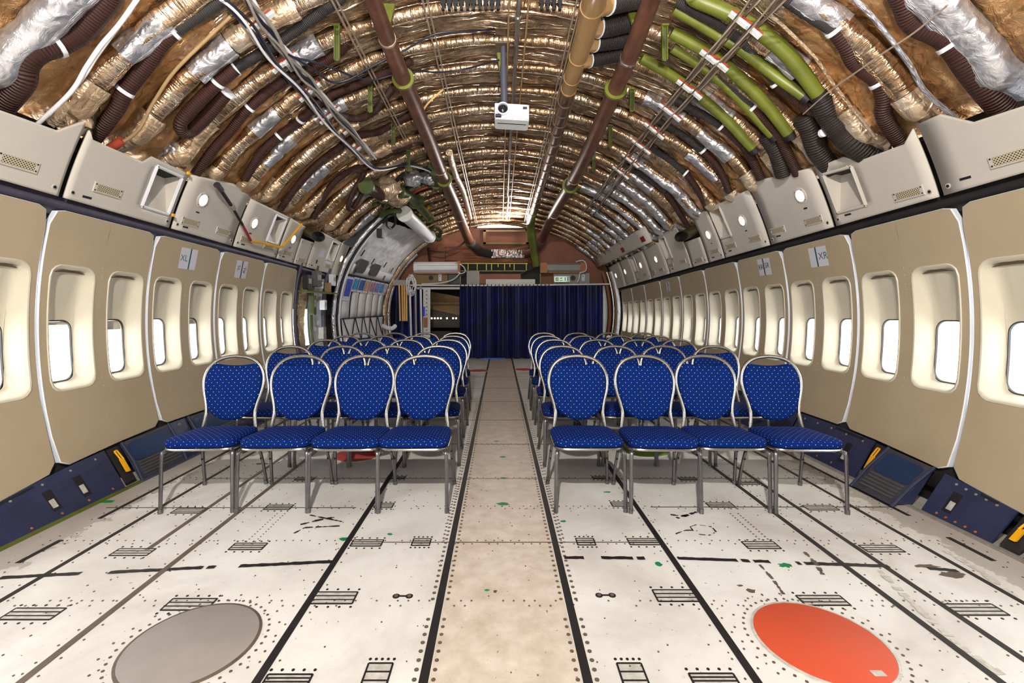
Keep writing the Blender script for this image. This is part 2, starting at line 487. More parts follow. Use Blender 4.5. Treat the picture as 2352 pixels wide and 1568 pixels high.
# ---------------------------------------------------------------- floor
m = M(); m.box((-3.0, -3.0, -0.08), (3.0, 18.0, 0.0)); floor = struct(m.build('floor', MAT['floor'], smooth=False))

def strip(x, y0, y1, w, mat, z=0.0025, name='seat_track'):
    m = M(); m.box((x - w / 2, y0, -0.001), (x + w / 2, y1, z)); return m.build(name, mat, floor, smooth=False)
BK, BR = MAT['trackblack'], MAT['trackbrown']
TR = [(-0.27, -2.5, 12.3, .034, BK), (0.311, -2.5, 12.3, .034, BK), (-0.859, -2.5, 12.3, .032, BK), (0.909, -2.5, 12.3, .032, BK),
      (-1.69, -2.5, 11.5, .030, BR), (-1.925, 2.55, 11.5, .028, BR), (-2.25, -2.5, 11.5, .026, BK), (-2.495, 2.42, 2.66, .028, BK), (-2.51, 2.93, 11, .026, BK),
      (1.768, -2.5, 11.5, .030, BK), (1.966, -2.5, 11.5, .028, BK), (2.343, -2.5, 11.5, .026, BK), (2.60, 2.97, 11, .026, BK), (2.578, 2.44, 2.69, .028, BK)]
for x, a, b, wd, mt in TR: strip(x, a, b, wd, mt)
# thin sheet joints across the floor
for y, x0, x1, wd in ((2.635, -0.75, 0.9, .005), (3.09, -2.6, -0.95, .007), (3.10, 1.0, 2.6, .007), (4.53, -0.85, 0.9, .006), (5.5, -0.85, 0.9, .006), (3.62, -2.3, 2.4, .004), (6.6, -2.4, 2.4, .006), (7.7, -2.4, 2.4, .006), (9.0, -2.4, 2.4, .007), (10.4, -2.4, 2.4, .007)):
    m = M(); m.box((x0, y - wd / 2, -.001), (x1, y + wd / 2, .0018)); m.build('sheet_joint', BK, floor, smooth=False)
# worn tape lines across the floor
for a, b in (((0, 1327), (185, 1317)), ((250, 1315), (495, 1302)), ((550, 1300), (765, 1290)), ((1296, 1281), (1341, 1281)), ((1381, 1281), (1481, 1282)), ((1556, 1282), (1768, 1290)), ((1820, 1293), (2041, 1300)), ((2130, 1305), (2200, 1311))):
    A, B = FL(*a), FL(*b); m = M()
    n = max(2, int((B - A).length / .02)); up, dn = [], []
    for k in range(n + 1):
        q = A.lerp(B, k / n); j = random.uniform(-.003, .003)
        up.append(q + Vector((0, .014 + j, .0022))); dn.append(q + Vector((0, -.014 + random.uniform(-.003, .003), .0022)))
    for k in range(n):
        if random.random() < .04: continue
        m.quad(dn[k], dn[k + 1], up[k + 1], up[k])
    m.build('tape_line', BK, floor, smooth=False)
# cargo and seat fittings let into the floor: outline, bars and a plate
def fitting(px, py, L, W, bars=2, ang=0.0, fill=None):
    c = FL(px, py); m = M(); ca, sa = math.cos(ang), math.sin(ang)
    T = lambda x, y, z: Vector((c.x + ca * x - sa * y, c.y + sa * x + ca * y, z))
    m.box((-L / 2, -W / 2, 0), (L / 2, W / 2, .0016), T, m=0)
    t = .0035
    for y in (-W / 2, W / 2): m.box((-L / 2, y - t, 0), (L / 2, y + t, .003), T, m=1)
    for x in (-L / 2, L / 2): m.box((x - t, -W / 2, 0), (x + t, W / 2, .003), T, m=1)
    for k in range(bars):
        y = lerp(-W / 2, W / 2, (k + 1) / (bars + 1)); m.box((-L / 2, y - .0035, 0), (L / 2, y + .0035, .0026), T, m=1)
    for x in lin(-L / 2, L / 2, 4):
        for y in (-W / 2 - .022, W / 2 + .022): m.disc(lambda a, b, z, x=x, y=y: T(x + a, y + b, z), .006, .002, 8, m=1)
    m.build('floor_fitting', [fill or MAT['fitting'], BK], floor, smooth=False)
for f in ((75, 1410, .22, .075), (305, 1268, .20, .07), (570, 1255, .18, .07), (435, 1388, .20, .08), (640, 1165, .17, .07), (435, 1173, .2, .07), (765, 1373, .20, .085), (843, 1247, .17, .07), (968, 1245, .10, .075),
          (882, 1161, .12, .07), (1345, 1244, .10, .075), (1478, 1244, .17, .07), (1748, 1252, .18, .075), (2025, 1260, .2, .07), (1555, 1368, .20, .085), (1890, 1379, .2, .07), (2240, 1400, .22, .075),
          (1425, 1158, .12, .07), (1655, 1160, .17, .07), (1885, 1166, .2, .07), (660, 1562, .16, .05), (865, 1553, .09, .12), (1455, 1553, .09, .12), (1640, 1560, .16, .05),
          (700, 1100, .14, .05), (910, 1097, .14, .05), (1380, 1097, .13, .05), (1580, 1100, .13, .05), (830, 1046, .13, .05), (1720, 1110, .14, .05)):
    fitting(*f)
for px, py in ((925, 1369), (1391, 1367)):
    c = FL(px, py); m = M()
    for dx in (-.03, .03):
        m.disc(lambda a, b, z: Vector((c.x + dx + a, c.y + b, z)), .017, .002, 14); m.disc(lambda a, b, z: Vector((c.x + dx + a, c.y + b, z)), .009, .004, 12, m=1)
    m.box((-.03, -.004, 0), (.03, .004, .003), lambda x, y, z: Vector((c.x + x, c.y + y, z)))
    m.build('twin_socket', [BK, MAT['rivet']], floor, smooth=False)
# rivet heads: surface pattern of the floor sheets
m = M(); r2 = random.Random(3)
def rv(x, y, r):
    m.disc(lambda a, b, z: Vector((x + a, y + b, z)), r, .0022, 8, m=0)
    if r > .006: m.disc(lambda a, b, z: Vector((x + a, y + b, z)), r * .45, .0030, 6, m=1)
for xt, s in ((-0.27, -1), (0.311, 1)):
    y = 1.2
    while y < 6.5:
        if abs(y - 2.05) > .05:
            rv(xt + s * .034, y, .0088); rv(xt - s * .034, y, .0080)
            if y > 2.6: rv(xt + s * .052, y + .01, .007)
        y += .046 if y < 3.6 else .07
for xt in (-.859, .909, -1.69, -1.925, -2.25, 1.768, 1.966, 2.343, 2.6, -2.51):
    for s in (-1, 1):
        y = 1.25 + r2.random() * .05
        while y < 4.2:
            if r2.random() < .85: rv(xt + s * .036, y, .0046)
            y += r2.uniform(.085, .11)
for ys in (2.635, 3.095, 2.09, 3.62, 4.53):
    for k in range(110):
        x = -2.55 + k * .0475
        if r2.random() < .75: rv(x, ys + .018, .0048)
        if r2.random() < .4: rv(x + .02, ys - .018, .0048)
for cx_, cy_, n in ((-1.21, 1.84, 46), (1.27, 1.85, 46)):
    for k in range(n):
        a = 2 * PI * k / n; rv(cx_ + .272 * math.cos(a), cy_ + .272 * math.sin(a), .006)
        if k % 2: rv(cx_ + .31 * math.cos(a), cy_ + .31 * math.sin(a), .005)
for x0 in (1.48, 1.53): 
    for k in range(12): rv(x0 - .0 * k, 3.0 - k * .03, .0055)
for x0 in (-1.43, -1.38):
    for k in range(14): rv(x0, 3.0 - k * .03, .004)
for k in range(260): rv(r2.uniform(-2.6, 2.6), r2.uniform(1.5, 4.0), r2.choice((.003, .004, .0035)))
m.build('rivet_heads', [MAT['trackbrown'], MAT['rivet']], floor, smooth=False)
# splashes of green paint and dark scuffs
def blob(px, py, r, mat, name, sx=1.0, n=14):
    c = FL(px, py); rr = random.Random(px); m = M()
    m.prism([(r * sx * rr.uniform(.55, 1.2) * math.cos(2 * PI * k / n), r * rr.uniform(.55, 1.2) * math.sin(2 * PI * k / n)) for k in range(n)], .002, lambda a, b, z: Vector((c.x + a, c.y + b, z)))
    m.build(name, mat, floor, smooth=False)
for px, py, r, sx in ((1155, 1157, .022, 2.0), (790, 1237, .02, 1.4), (1513, 1296, .022, 1.0), (1803, 1298, .022, 1.7), (1293, 1197, .014, 1.5), (895, 1227, .012, 1.5), (1157, 1098, .016, 1.6), (1155, 1049, .018, 1.6), (1140, 1013, .016, 1.5), (1395, 1130, .012, 2), (245, 1152, .02, 3), (1118, 1355, .007, 2)):
    blob(px, py, r, MAT['paintgreen'], 'paint_splash', sx)
for px, py, r, sx in ((1725, 1357, .018, 1.4), (1137, 1358, .009, 1.2), (2190, 1320, .03, 2.2), (2130, 1300, .02, 3), (600, 1065, .02, 3), (1700, 1345, .008, 2)):
    blob(px, py, r, MAT['trackbrown'], 'scuff_mark', sx)
def scratch(pts, w, mat):
    q = [FL(*p) for p in pts]; m = M(); rr = random.Random(len(pts))
    for a, b in zip(q, q[1:]):
        n = max(1, int((b - a).length / .015)); d = (b - a).normalized(); s = Vector((-d.y, d.x, 0))
        for k in range(n):
            if rr.random() < .22: continue
            A, B = a.lerp(b, k / n), a.lerp(b, (k + 1) / n); ww = w * rr.uniform(.4, 1.1); z = Vector((0, 0, .0024))
            m.quad(A - s * ww + z, B - s * ww + z, B + s * ww + z, A + s * ww + z)
    m.build('scuff_mark', mat, floor, smooth=False)
scratch([(690, 1205), (730, 1195), (768, 1188)], .012, BK); scratch([(712, 1183), (745, 1190), (785, 1198)], .008, BK); scratch([(675, 1225), (700, 1212), (780, 1208)], .008, BK)
scratch([(1540, 1182), (1570, 1186), (1600, 1176)], .012, BK); scratch([(1555, 1190), (1575, 1183)], .012, BK)
scratch([(1585, 1210), (1600, 1205), (1635, 1210), (1645, 1222), (1628, 1230), (1598, 1226), (1585, 1210)], .005, BK); scratch([(1552, 1226), (1575, 1218), (1592, 1218)], .006, BK)
scratch([(1745, 1297), (1775, 1330), (1800, 1365)], .008, BR); scratch([(1848, 1268), (1875, 1295), (1890, 1320)], .012, BR); scratch([(2020, 1310), (2090, 1380), (2200, 1480), (2300, 1550)], .02, MAT['fitting']); scratch([(2170, 1265), (2250, 1310), (2330, 1370)], .02, MAT['fitting'])

# round covers in the floor
def cover(x, y, r, mat, rim, label, plate=None):
    t = thing('round_floor_cover', label, 'floor cover', (x, y, 0))
    m = M(); n = 56
    ring = lambda q, z: [Vector((q * math.cos(2 * PI * k / n), q * math.sin(2 * PI * k / n), z)) for k in range(n)]
    m.loops([ring(r, .0), ring(r, .006), ring(r * .985, .0075)], True); m.build('lid', mat, t)
    m = M(); m.loops([ring(r * 1.045, .0), ring(r * 1.045, .005), ring(r * 1.002, .0065), ring(r * 1.002, .0)]); m.build('rim', rim, t)
    if plate:
        m = M(); m.box((plate[0] - .022, plate[1] - .013, .0075), (plate[0] + .022, plate[1] + .013, .009)); m.build('plate', MAT['fitting'], t, smooth=False)
    return t
cover(-1.21, 1.84, .235, MAT['greycover'], MAT['trackbrown'], 'large grey round cover in the white floor, in front of the seats')
cover(1.27, 1.85, .235, MAT['orange'], MAT['fitting'], 'large orange round cover in the white floor, in front of the seats', (.09, -.17))
cover(-1.277, 4.2, .2, MAT['redcover'], MAT['fitting'], 'red round floor cover under the second row of chairs')
cover(1.335, 4.35, .22, MAT['greencover'], MAT['fitting'], 'green round floor cover under the second row of chairs')
cover(-.45, 9.8, .2, MAT['redcover'], MAT['fitting'], 'faded red round floor cover beyond the last chairs, left of the aisle')
cover(.52, 10.0, .2, MAT['redcover'], MAT['fitting'], 'faded red round floor cover beyond the last chairs, right of the aisle')

# ---------------------------------------------------------------- outer shell behind the panels
PIT = 0.955
LJ = [3.08 + PIT * k for k in range(-2, 5)]           # joints of the left side wall panels
RJ = [3.02 + PIT * k for k in range(-2, 10)]
def wall_shell(s, joints, yend):
    m = M(); D = .15
    y0, y1 = -3.0, 18.0
    # below and above the windows
    m.grid(lambda y, z: WP(s, y, z, D), lin(y0, y1, 42), lin(0.0, .70, 5)); 
    m.grid(lambda y, t: WP(s, y, lerp(zm(1.66, y), 2.5, t), D), lin(y0, y1, 42), lin(0, 1, 5))
    # strips between the windows
    ys = []
    for j in joints[:-1]:
        ys += [(j + .245 - .15, j + .245 + .15), (j + .725 - .15, j + .725 + .15)]
    cur = y0
    segs = []
    for a, b in ys: segs.append((cur, a)); cur = b
    segs.append((cur, y1))
    for a, b in segs:
        m.grid(lambda y, t: WP(s, y, lerp(.70, zm(1.66, y), t), D), [a, (a + b) / 2, b], lin(0, 1, 6))
    return struct(m.build('wall_left' if s < 0 else 'wall_right', MAT['dark'], solid=.02))
wall_shell(-1, LJ + [7.855], 18); wall_shell(1, RJ, 18)
m = M(); m.grid(lambda y, p: hull(p, y, -.28), lin(-3, 18, 42), lin(math.radians(14), math.radians(166), 60)); struct(m.build('ceiling', MAT['dark'], solid=.02))
m = M(); m.box((-3.2, -3.1, -.1), (3.2, -3.0, 4.3)); struct(m.build('wall_front', MAT['offwhite'], smooth=False))
m = M(); m.box((-3.2, 17.9, -.1), (3.2, 18.0, 4.3)); struct(m.build('wall_end', MAT['darkgrey'], smooth=False))
# strips closing the foot of each wall
for s, nm in ((-1, 'trim_1'), (1, 'trim_2')):
    m = M(); m.box((min(s * 2.74, s * 3.12), -3, -.08), (max(s * 2.74, s * 3.12), 18, -.002)); struct(m.build(nm, MAT['dark'], smooth=False))
# ---------------------------------------------------------------- side wall panels with windows
NP = 88
def rr_polar(w, h, r, th, cx=0.0, cy=0.0):
    """distance along direction th from (cx,cy) to the rounded rectangle w x h (r: corner radius or 4 radii for ++,-+,--,+-) centred at 0"""
    dx, dy = math.cos(th), math.sin(th)
    lo, hi = 0.0, 3.0
    for _ in range(38):
        m = (lo + hi) / 2; x, y = cx + dx * m, cy + dy * m
        q = (0 if x >= 0 else 1) if y >= 0 else (2 if x < 0 else 3)
        rr = r[q] if isinstance(r, tuple) else r
        ax, ay = abs(x) - (w / 2 - rr), abs(y) - (h / 2 - rr)
        d = (math.hypot(max(ax, 0), max(ay, 0)) + min(max(ax, ay), 0)) - rr
        if d > 0: hi = m
        else: lo = m
    return lo

ZB, ZT = 0.285, 1.985          # panel bottom / top (before taper)
WZ0, WZ1, WW = 0.742, 1.625, 0.355
def side_panel(s, y0, label, shade=(0.0, 0.0), group=None):
    g = 0.013
    sm = lambda y, z, d: WP(s, y, zm(z, y), d)
    root = M()
    H = ZT - ZB; zc = (ZB + ZT) / 2
    wzc = (WZ0 + WZ1) / 2
    outer_pts = []
    half = PIT / 2
    wins = []
    for k in (0, 1):
        ya, yb = (y0 + g, y0 + half) if k == 0 else (y0 + half, y0 + PIT - g)
        yc = (ya + yb) / 2; W = yb - ya
        wy = y0 + (.245 if k == 0 else .720)
        rad = (0.001, .075, .075, .001) if k == 0 else (.075, .001, .001, .075)
        ths = [2 * PI * (j + .5) / NP for j in range(NP)]
        corners = []
        for (cx_, cy_) in (((W / 2, H / 2), (W / 2, -H / 2)) if k == 0 else ((-W / 2, H / 2), (-W / 2, -H / 2))):
            corners.append(math.atan2(zc + cy_ - wzc, yc + cx_ - wy) % (2 * PI))
        for c in corners:
            j = min(range(NP), key=lambda q: abs(((ths[q] - c + PI) % (2 * PI)) - PI)); ths[j] = c
        ox, oy = wy - yc, wzc - zc
        R0 = [rr_polar(W, H, rad, t, ox, oy) for t in ths]
        R1 = [rr_polar(WW, WZ1 - WZ0, .085, t) for t in ths]
        rings = []
        for q in range(9):
            u = q / 8
            rings.append([sm(wy + lerp(a, b, u) * math.cos(t), wzc + lerp(a, b, u) * math.sin(t), 0) for a, b, t in zip(R0, R1, ths)])
        root.loops(rings, flip=(s > 0))
        outer = [(wy + a * math.cos(t), wzc + a * math.sin(t)) for a, t in zip(R0, ths)]
        outer_pts += [p for p in outer if (p[0] < y0 + half - .002 if k == 0 else p[0] > y0 + half + .002)] 
        wins.append(wy)
    o = root.build('sidewall_panel', MAT['beige'], None, merge=.0006, angle=60)
    tag(o, label, 'wall panel', group)
    # pale edge strip around the panel
    cx_, cy_ = y0 + PIT / 2, zc
    outer_pts.sort(key=lambda p: math.atan2(p[1] - cy_, p[0] - cx_))
    e = M()
    e.loops([[sm(p[0], p[1], -.001) for p in outer_pts], [sm(p[0] + (.005 if p[0] > cx_ else -.005), p[1] + (.004 if p[1] > cy_ else -.004), .004) for p in outer_pts], [sm(p[0] + (.005 if p[0] > cx_ else -.005), p[1] + (.004 if p[1] > cy_ else -.004), .036) for p in outer_pts]], flip=(s < 0))
    e.build('edge_trim', MAT['trimwhite'], o)
    # window surrounds
    for wy, sh in zip(wins, shade):
        w = M(); ths = [2 * PI * (j + .5) / NP for j in range(NP)]
        def ring(wd, z0, z1, r, dep):
            zc2 = (z0 + z1) / 2
            out = []
            for t in ths:
                q = rr_polar(wd, z1 - z0, r, t); y, z = q * math.cos(t), zc2 + q * math.sin(t)
                out.append(sm(wy + y, z, dep(y, z) if callable(dep) else dep))
            return out
        # recess gets deeper towards the window opening, with a small ledge under its top edge
        def back(y, z):
            u = max(0, min(1, (WZ1 - z) / (WZ1 - 1.2))); return .045 + .055 * min(1, u * .9 + .1)
        rings = [ring(WW + .004, WZ0 - .002, WZ1 + .002, .086, .0), ring(WW - .004, WZ0 + .003, WZ1 - .003, .084, -.006), ring(WW - .022, WZ0 + .012, WZ1 - .012, .078, -.004),
                 ring(WW - .036, WZ0 + .020, WZ1 - .026, .074, .012), ring(WW - .056, WZ0 + .030, WZ1 - .034, .070, lambda y, z: .040), ring(WW - .085, WZ0 + .042, WZ1 - .040, .066, lambda y, z: back(y, z) * .8),
                 ring(WW - .115, WZ0 + .052, WZ1 - .046, .06, back), ring(.232, .795, 1.24, .075, lambda y, z: .100), ring(.226, .798, 1.237, .073, .103)]
        w.loops(rings, flip=(s > 0))
        wo = w.build('window_surround', MAT['reveal'], o, angle=50)
        m = M(); m.loops([ring(.230, .796, 1.239, .075, .1005), ring(.218, .803, 1.231, .070, .1000), ring(.214, .805, 1.229, .069, .112)], flip=(s > 0)); m.build('window_seal', MAT['seal'], wo)
        m = M(); m.loops([ring(.216, .804, 1.230, .07, .108), ring(.208, .808, 1.226, .066, .125), ring(.196, .815, 1.218, .062, .150), ring(.19, .818, 1.214, .06, .175)], flip=(s > 0)); m.build('window_frame', MAT['reveal'], wo)
        m = M(); m.loops([ring(.20, .812, 1.22, .064, .142)], True); m.build('window_pane', MAT['glass'], wo, smooth=False)
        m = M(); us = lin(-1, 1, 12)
        m.grid(lambda u, v: sm(wy + u * .115, WZ1 - .052 + .006 * (1 - u * u) + v * .020 * (1 - u * u), .041 - .02 * v), us, [0, 1]); m.build('slot_shadow', MAT['slotshadow'], wo, smooth=False)  # brown crescent paints the shadow under the recess lip, at the shade slot
        if sh > 0:
            m = M(); m.grid(lambda y, z: sm(wy + y, z, .120), lin(-.104, .104, 4), lin(1.226 - sh, 1.226, 3)); m.tube([sm(wy - .1, 1.226 - sh, .119), sm(wy + .1, 1.226 - sh, .119)], .006, 6)
            m.build('window_shade', MAT['closeout'], wo)
    return o
side_names_L = {2: 'first full beige wall panel on the left, two windows, next to the grey corner', 3: 'left beige wall panel with the XL placard', 4: 'left beige wall panel with the small sideways-lettered placard', 5: 'last beige wall panel on the left, before the bare fuselage frames', 1: 'beige wall panel cut by the left edge of the photo', 0: 'beige wall panel left of the camera'}
PANELS = {}
for k, y in enumerate(LJ[:-1]):
    if k == 0: continue
    lab = side_names_L[k]
    if k == 2: lab = 'left beige wall panel with one shade partly lowered, above the slotted navy plinth panel'
    PANELS[('L', k)] = side_panel(-1, y, lab, {2: (.02, .07), 3: (.0, .05), 1: (0, .0)}.get(k, (0, 0)))
ord_ = ['', 'beige wall panel cut by the right edge of the photo', 'plain right beige wall panel nearest the camera that shows in full', 'right beige wall panel with the XR placard', 'right beige wall panel with the RR and SR placard',
        'right beige wall panel just beyond the RR and SR placard, with a brown stain', 'second right beige wall panel beyond the RR and SR placard', 'right beige wall panel with the faint F placard', 'first right beige wall panel beyond the F placard, with brown stain', 'second right beige wall panel beyond the F placard', 'farthest right beige wall panel, beside the curtain', '']
for k, y in enumerate(RJ[:-1]):
    if k == 0 or y > 10.7: continue
    PANELS[('R', k)] = side_panel(1, y, ord_[k], (0, 0))
# ---------------------------------------------------------------- placards on the panels
def placard(s, py, z, w, h, label, texts, bar, barx=0.0, tilt=0.0):
    T0 = wframe(s, py, z, -.002); c, sn = math.cos(tilt), math.sin(tilt)
    T = lambda x, y, q=0.0: T0(c * x - sn * y, sn * x + c * y, q)
    m = M(); m.box((-w / 2, -h / 2, 0), (w / 2, h / 2, .0012), T); o = m.build('placard', MAT['paper'], smooth=False); tag(o, label, 'sign')
    m = M(); m.box((barx - .009, -h / 2, .0012), (barx + .009, h / 2, .0018), T); m.build('stripe', bar, o, smooth=False)
    for tx, x, y, sz, rot, mt in texts: text_mesh('lettering', tx, sz, lambda a, b, q, x=x, y=y: T(x + a, y + b, .0022), mt, o, rot)
placard(-1, 4.49, 1.79, .235, .20, 'white XL placard with a green bar on the left wall', [('XL', -.062, 0, .085, 0, MAT['inkteal'])], MAT['teal'], .02)
placard(-1, 5.42, 1.765, .235, .20, 'white placard with sideways letters and a black bar on the left wall', [('SL', -.06, .01, .075, -PI / 2, MAT['ink']), ('RL', .065, 0, .075, PI / 2, MAT['ink'])], MAT['ink'], .005)
placard(1, 4.39, 1.80, .24, .185, 'white XR placard with a green bar on the right wall', [('XR', .068, 0, .095, 0, MAT['inkteal'])], MAT['teal'], -.02)
placard(1, 5.29, 1.785, .24, .19, 'white RR and SR placard with a black bar on the right wall', [('RR', -.064, 0, .082, 0, MAT['ink']), ('SR', .06, .01, .082, 0, MAT['ink'])], MAT['ink'], -.005)
placard(1, 8.35, 1.70, .17, .17, 'faded placard with a black bar and one F, far along the right wall', [('F', .04, .02, .08, 0, MAT['ink'])], MAT['ink'], -.01)

# ---------------------------------------------------------------- long rail between wall panels and upper panels
for s, nm, ye in ((-1, 'trim_3', 8.4), (1, 'trim_4', 12.6)):
    m = M(); m.grid(lambda y, t: WP(s, y, zm(lerp(1.955, 2.10, t), y), .045), lin(1.0, ye, 30), [0, .5, 1])
    m.grid(lambda y, t: WP(s, y, zm(lerp(1.995, 2.045, t), y), .015), lin(1.0, ye, 30), [0, 1]); struct(m.build(nm, MAT['rail'] if s < 0 else MAT['dark'], solid=.006))
    m = M(); m.grid(lambda y, t: WP(s, y, lerp(.12, .36, t), .05), lin(1.0, ye, 30), [0, .5, 1]); struct(m.build('trim_%d' % (5 if s < 0 else 6), MAT['dark'], solid=.006))

# ---------------------------------------------------------------- upper closeout panels
def zb(y): return zm(2.06, y)
def closeout(s, ya, yb, top, label, lampy=(), grilles=(), recess=None, sticker=(), fasten=True, base=0.0):
    g = .02
    a, b = ya + g, yb - g
    pts = sorted(set([a, b] + [y for y, z in top if a < y < b] + lin(a, b, 6) + ([recess[0], recess[1]] if recess else [])))
    vs = [0, .04, .12, .25, .4, .55, .70, .85, .96, 1.0]
    if recess: vs = sorted(set(vs + [recess[2], recess[3]]))
    D = -.02
    fn = lambda y, v, d=D: WP(s, y, lerp(zb(y) + base, interp(top, y), v), d)
    sk = (lambda y, v: recess[0] < y < recess[1] and recess[2] < v < recess[3]) if recess else None
    m = M(); m.grid(fn, pts, vs, sk, flip=(s > 0))
    o = m.build('closeout_panel', MAT['closeout'], None); tag(o, label, 'upper wall panel')
    md = o.modifiers.new('thick', 'SOLIDIFY'); md.thickness = .012; md.offset = -1
    def F(y, v): return wframe(s, y, lerp(zb(y) + base, interp(top, y), v), D)
    for ly, lv in lampy:
        T = F(ly, lv); L = M()
        circ = lambda r, c, ex=0, ey=0: [T(ex + r * math.cos(2 * PI * k / 28), ey + r * math.sin(2 * PI * k / 28), c) for k in range(28)]
        L.loops([circ(.078, 0), circ(.077, .006), circ(.068, .010), circ(.056, .009), circ(.054, .002)])
        lo = L.build('lamp_bezel', MAT['closeout'], o)
        L = M(); L.loops([circ(.055, .004), circ(.040, .012), circ(.015, .016)], True); L.build('lamp_lens', MAT['lamp'], lo)
        for k in range(4):
            q = PI / 4 + k * PI / 2; L = M(); L.disc(lambda x, y, z: T(.069 * math.cos(q) + x, .069 * math.sin(q) + y, .009 + z), .004, .003, 8); L.build('screw', MAT['dark'], lo, smooth=False)
        L = M(); L.box((-.028, -.135, 0), (.022, -.118, .003), T); L.build('small_plate', MAT['ink'], o, smooth=False)
    for gy, gv in grilles:
        T = F(gy, gv); w2, h2 = .095, .036
        G = M(); G.box((-w2 * 1.25, -h2, 0), (w2 * 1.25, h2, .008), T); go = G.build('vent_grille', MAT['closeout'], o, smooth=False)
        G = M()
        i = [G.add(T(x, y, .0095), (x + w2, y + h2)) for x, y in ((-w2, -h2 * .72), (w2, -h2 * .72), (w2, h2 * .72), (-w2, h2 * .72))]; G.face(*i); G.build('perforated_insert', MAT['grille'], go, smooth=False)
        for sx in (-1, 1):
            for sy in (-1, 1):
                G = M(); G.disc(lambda x, y, z: T(sx * w2 * 1.13 + x, sy * h2 * .6 + y, .008 + z), .0055, .002, 8); G.build('screw', MAT['dark'], go, smooth=False)
    if recess:
        r0, r1, v0, v1 = recess
        zz = lambda y, v: lerp(zb(y) + base, interp(top, y), v)
        q = lambda y, v, d: WP(s, y, zz(y, v), D + d)
        far, near = (r1, r0)
        R = M()
        # wedge: bottom edge flush, deepening towards the top
        R.poly([q(r0, v0, .012), q(r1, v0, .012), q(r1 - .01, v1, .14), q(r0 + .01, v1, .14)])
        R.poly([q(r0, v0, .012), q(r0 + .01, v1, .14), q(r0, v1, .012)]); R.poly([q(r1, v0, .012), q(r1, v1, .012), q(r1 - .01, v1, .14)])
        ro = R.build('light_recess', MAT['closeout'], o, smooth=False)
        R = M(); R.poly([q(r0 + .02, v1, .02), q(r1 - .02, v1, .02), q(r1 - .02, v1 - .03, .14), q(r0 + .02, v1 - .03, .14)]); R.build('slot', MAT['dark'], ro, smooth=False)
        R = M(); bw = .014
        def bar(ya_, va, yb_, vb):
            A, B = q(ya_, va, -.004), q(yb_, vb, -.004); R.tube([A, B], bw, 6)
        if s < 0 or True:
            for e in ((r0, v0, r1, v0), (r1, v0, r1, v1), (r1, v1, r0, v1), (r0, v1, r0, v0)): bar(*e)
        R.build('bezel', MAT['closeout'] if s > 0 else MAT['white'], ro)
        for y, v in ((r0, v0), (r1, v0), (r0, v1), (r1, v1)):
            T = F(y, v); R = M(); R.disc(lambda x, y_, z: T(x, y_, .015 + z), .005, .003, 8); R.build('screw', MAT['dark'], ro, smooth=False)
    if fasten:
        for y in (a + .045, b - .045):
            T = wframe(s, y, zb(y) + .05, D); Q = M(); Q.disc(T, .017, .004, 14, m=0); Q.disc(lambda x, y_, z: T(x, y_, .004 + z), .010, .003, 10, m=1); Q.build('fastener', [MAT['closeout'], MAT['ink']], o, smooth=False)
        T = wframe(s, a + .16 if s < 0 else b - .16, zb(a) + .042, D); Q = M(); Q.box((-.035, -.008, 0), (.035, .008, .002), T); Q.build('small_plate', MAT['ink'], o, smooth=False)
    for sy, sv, sw, sh, mt in sticker:
        T = F(sy, sv); Q = M(); Q.box((-sw / 2, -sh / 2, .001), (sw / 2, sh / 2, .003), T); Q.build('sticker', MAT[mt], o, smooth=False)
    return o
closeout(-1, 1.1, 2.10, [(1.1, 2.4), (2.1, 2.4)], 'upper panel beside the camera on the left', grilles=[(1.6, .2)])
closeout(-1, 2.10, 3.10, [(2.1, 2.40), (2.93, 2.43), (3.06, 2.54), (3.1, 2.54)], 'left upper panel with one grille, cut by the left edge of the photo', grilles=[(2.78, .34)])
closeout(-1, 3.10, 4.14, [(3.1, 2.53), (3.17, 2.46), (3.62, 2.45), (3.68, 2.51), (4.14, 2.50)], 'left upper panel with one grille and a framed white wedge recess', grilles=[(3.42, .33)], recess=(3.76, 4.06, .22, .90))
closeout(-1, 4.14, 5.12, [(4.14, 2.50), (4.75, 2.58), (5.12, 2.53)], 'left upper panel with one lamp and two grilles, left of the yellow-ended strut', lampy=[(4.42, .62)], grilles=[(4.36, .2), (4.88, .2)])
closeout(-1, 5.12, 6.13, [(5.12, 2.52), (6.13, 2.50)], 'left upper panel with lamp, wedge recess and two grilles', lampy=[(5.38, .58)], grilles=[(5.34, .2), (5.86, .2)], recess=(5.76, 6.04, .32, .92))
closeout(-1, 6.13, 6.65, [(6.13, 2.50), (6.65, 2.47)], 'narrow left upper panel with one lamp beside the brown duct end', lampy=[(6.42, .58)], grilles=[(6.38, .2)])
closeout(-1, 6.65, 7.10, [(6.65, 2.31), (7.1, 2.31)], 'short plain left upper panel below the brown duct end', grilles=[(6.86, .2)], sticker=[(6.72, .9, .012, .03, 'ink'), (7.03, .9, .012, .03, 'ink')])
closeout(-1, 7.10, 8.17, [(7.1, 2.36), (7.24, 2.49), (8.17, 2.46)], 'left upper panel with a white paper notice and a wedge recess', grilles=[(7.9, .2)], recess=(7.76, 8.08, .38, .92), sticker=[(7.52, .5, .20, .15, 'paper'), (7.42, .22, .05, .06, 'ink')])
closeout(-1, 8.17, 8.62, [(8.17, 2.46), (8.62, 2.45)], 'last left upper panel with one lamp, beside the silver cargo door', lampy=[(8.42, .55)], fasten=False)
closeout(1, 1.1, 2.1, [(1.1, 2.4), (2.1, 2.4)], 'upper panel beside the camera on the right', grilles=[(1.6, .2)])
closeout(1, 2.10, 3.08, [(2.1, 2.37), (2.75, 2.41), (2.90, 2.52), (3.08, 2.52)], 'right upper panel with one grille, cut by the right edge of the photo', grilles=[(2.62, .3)], )
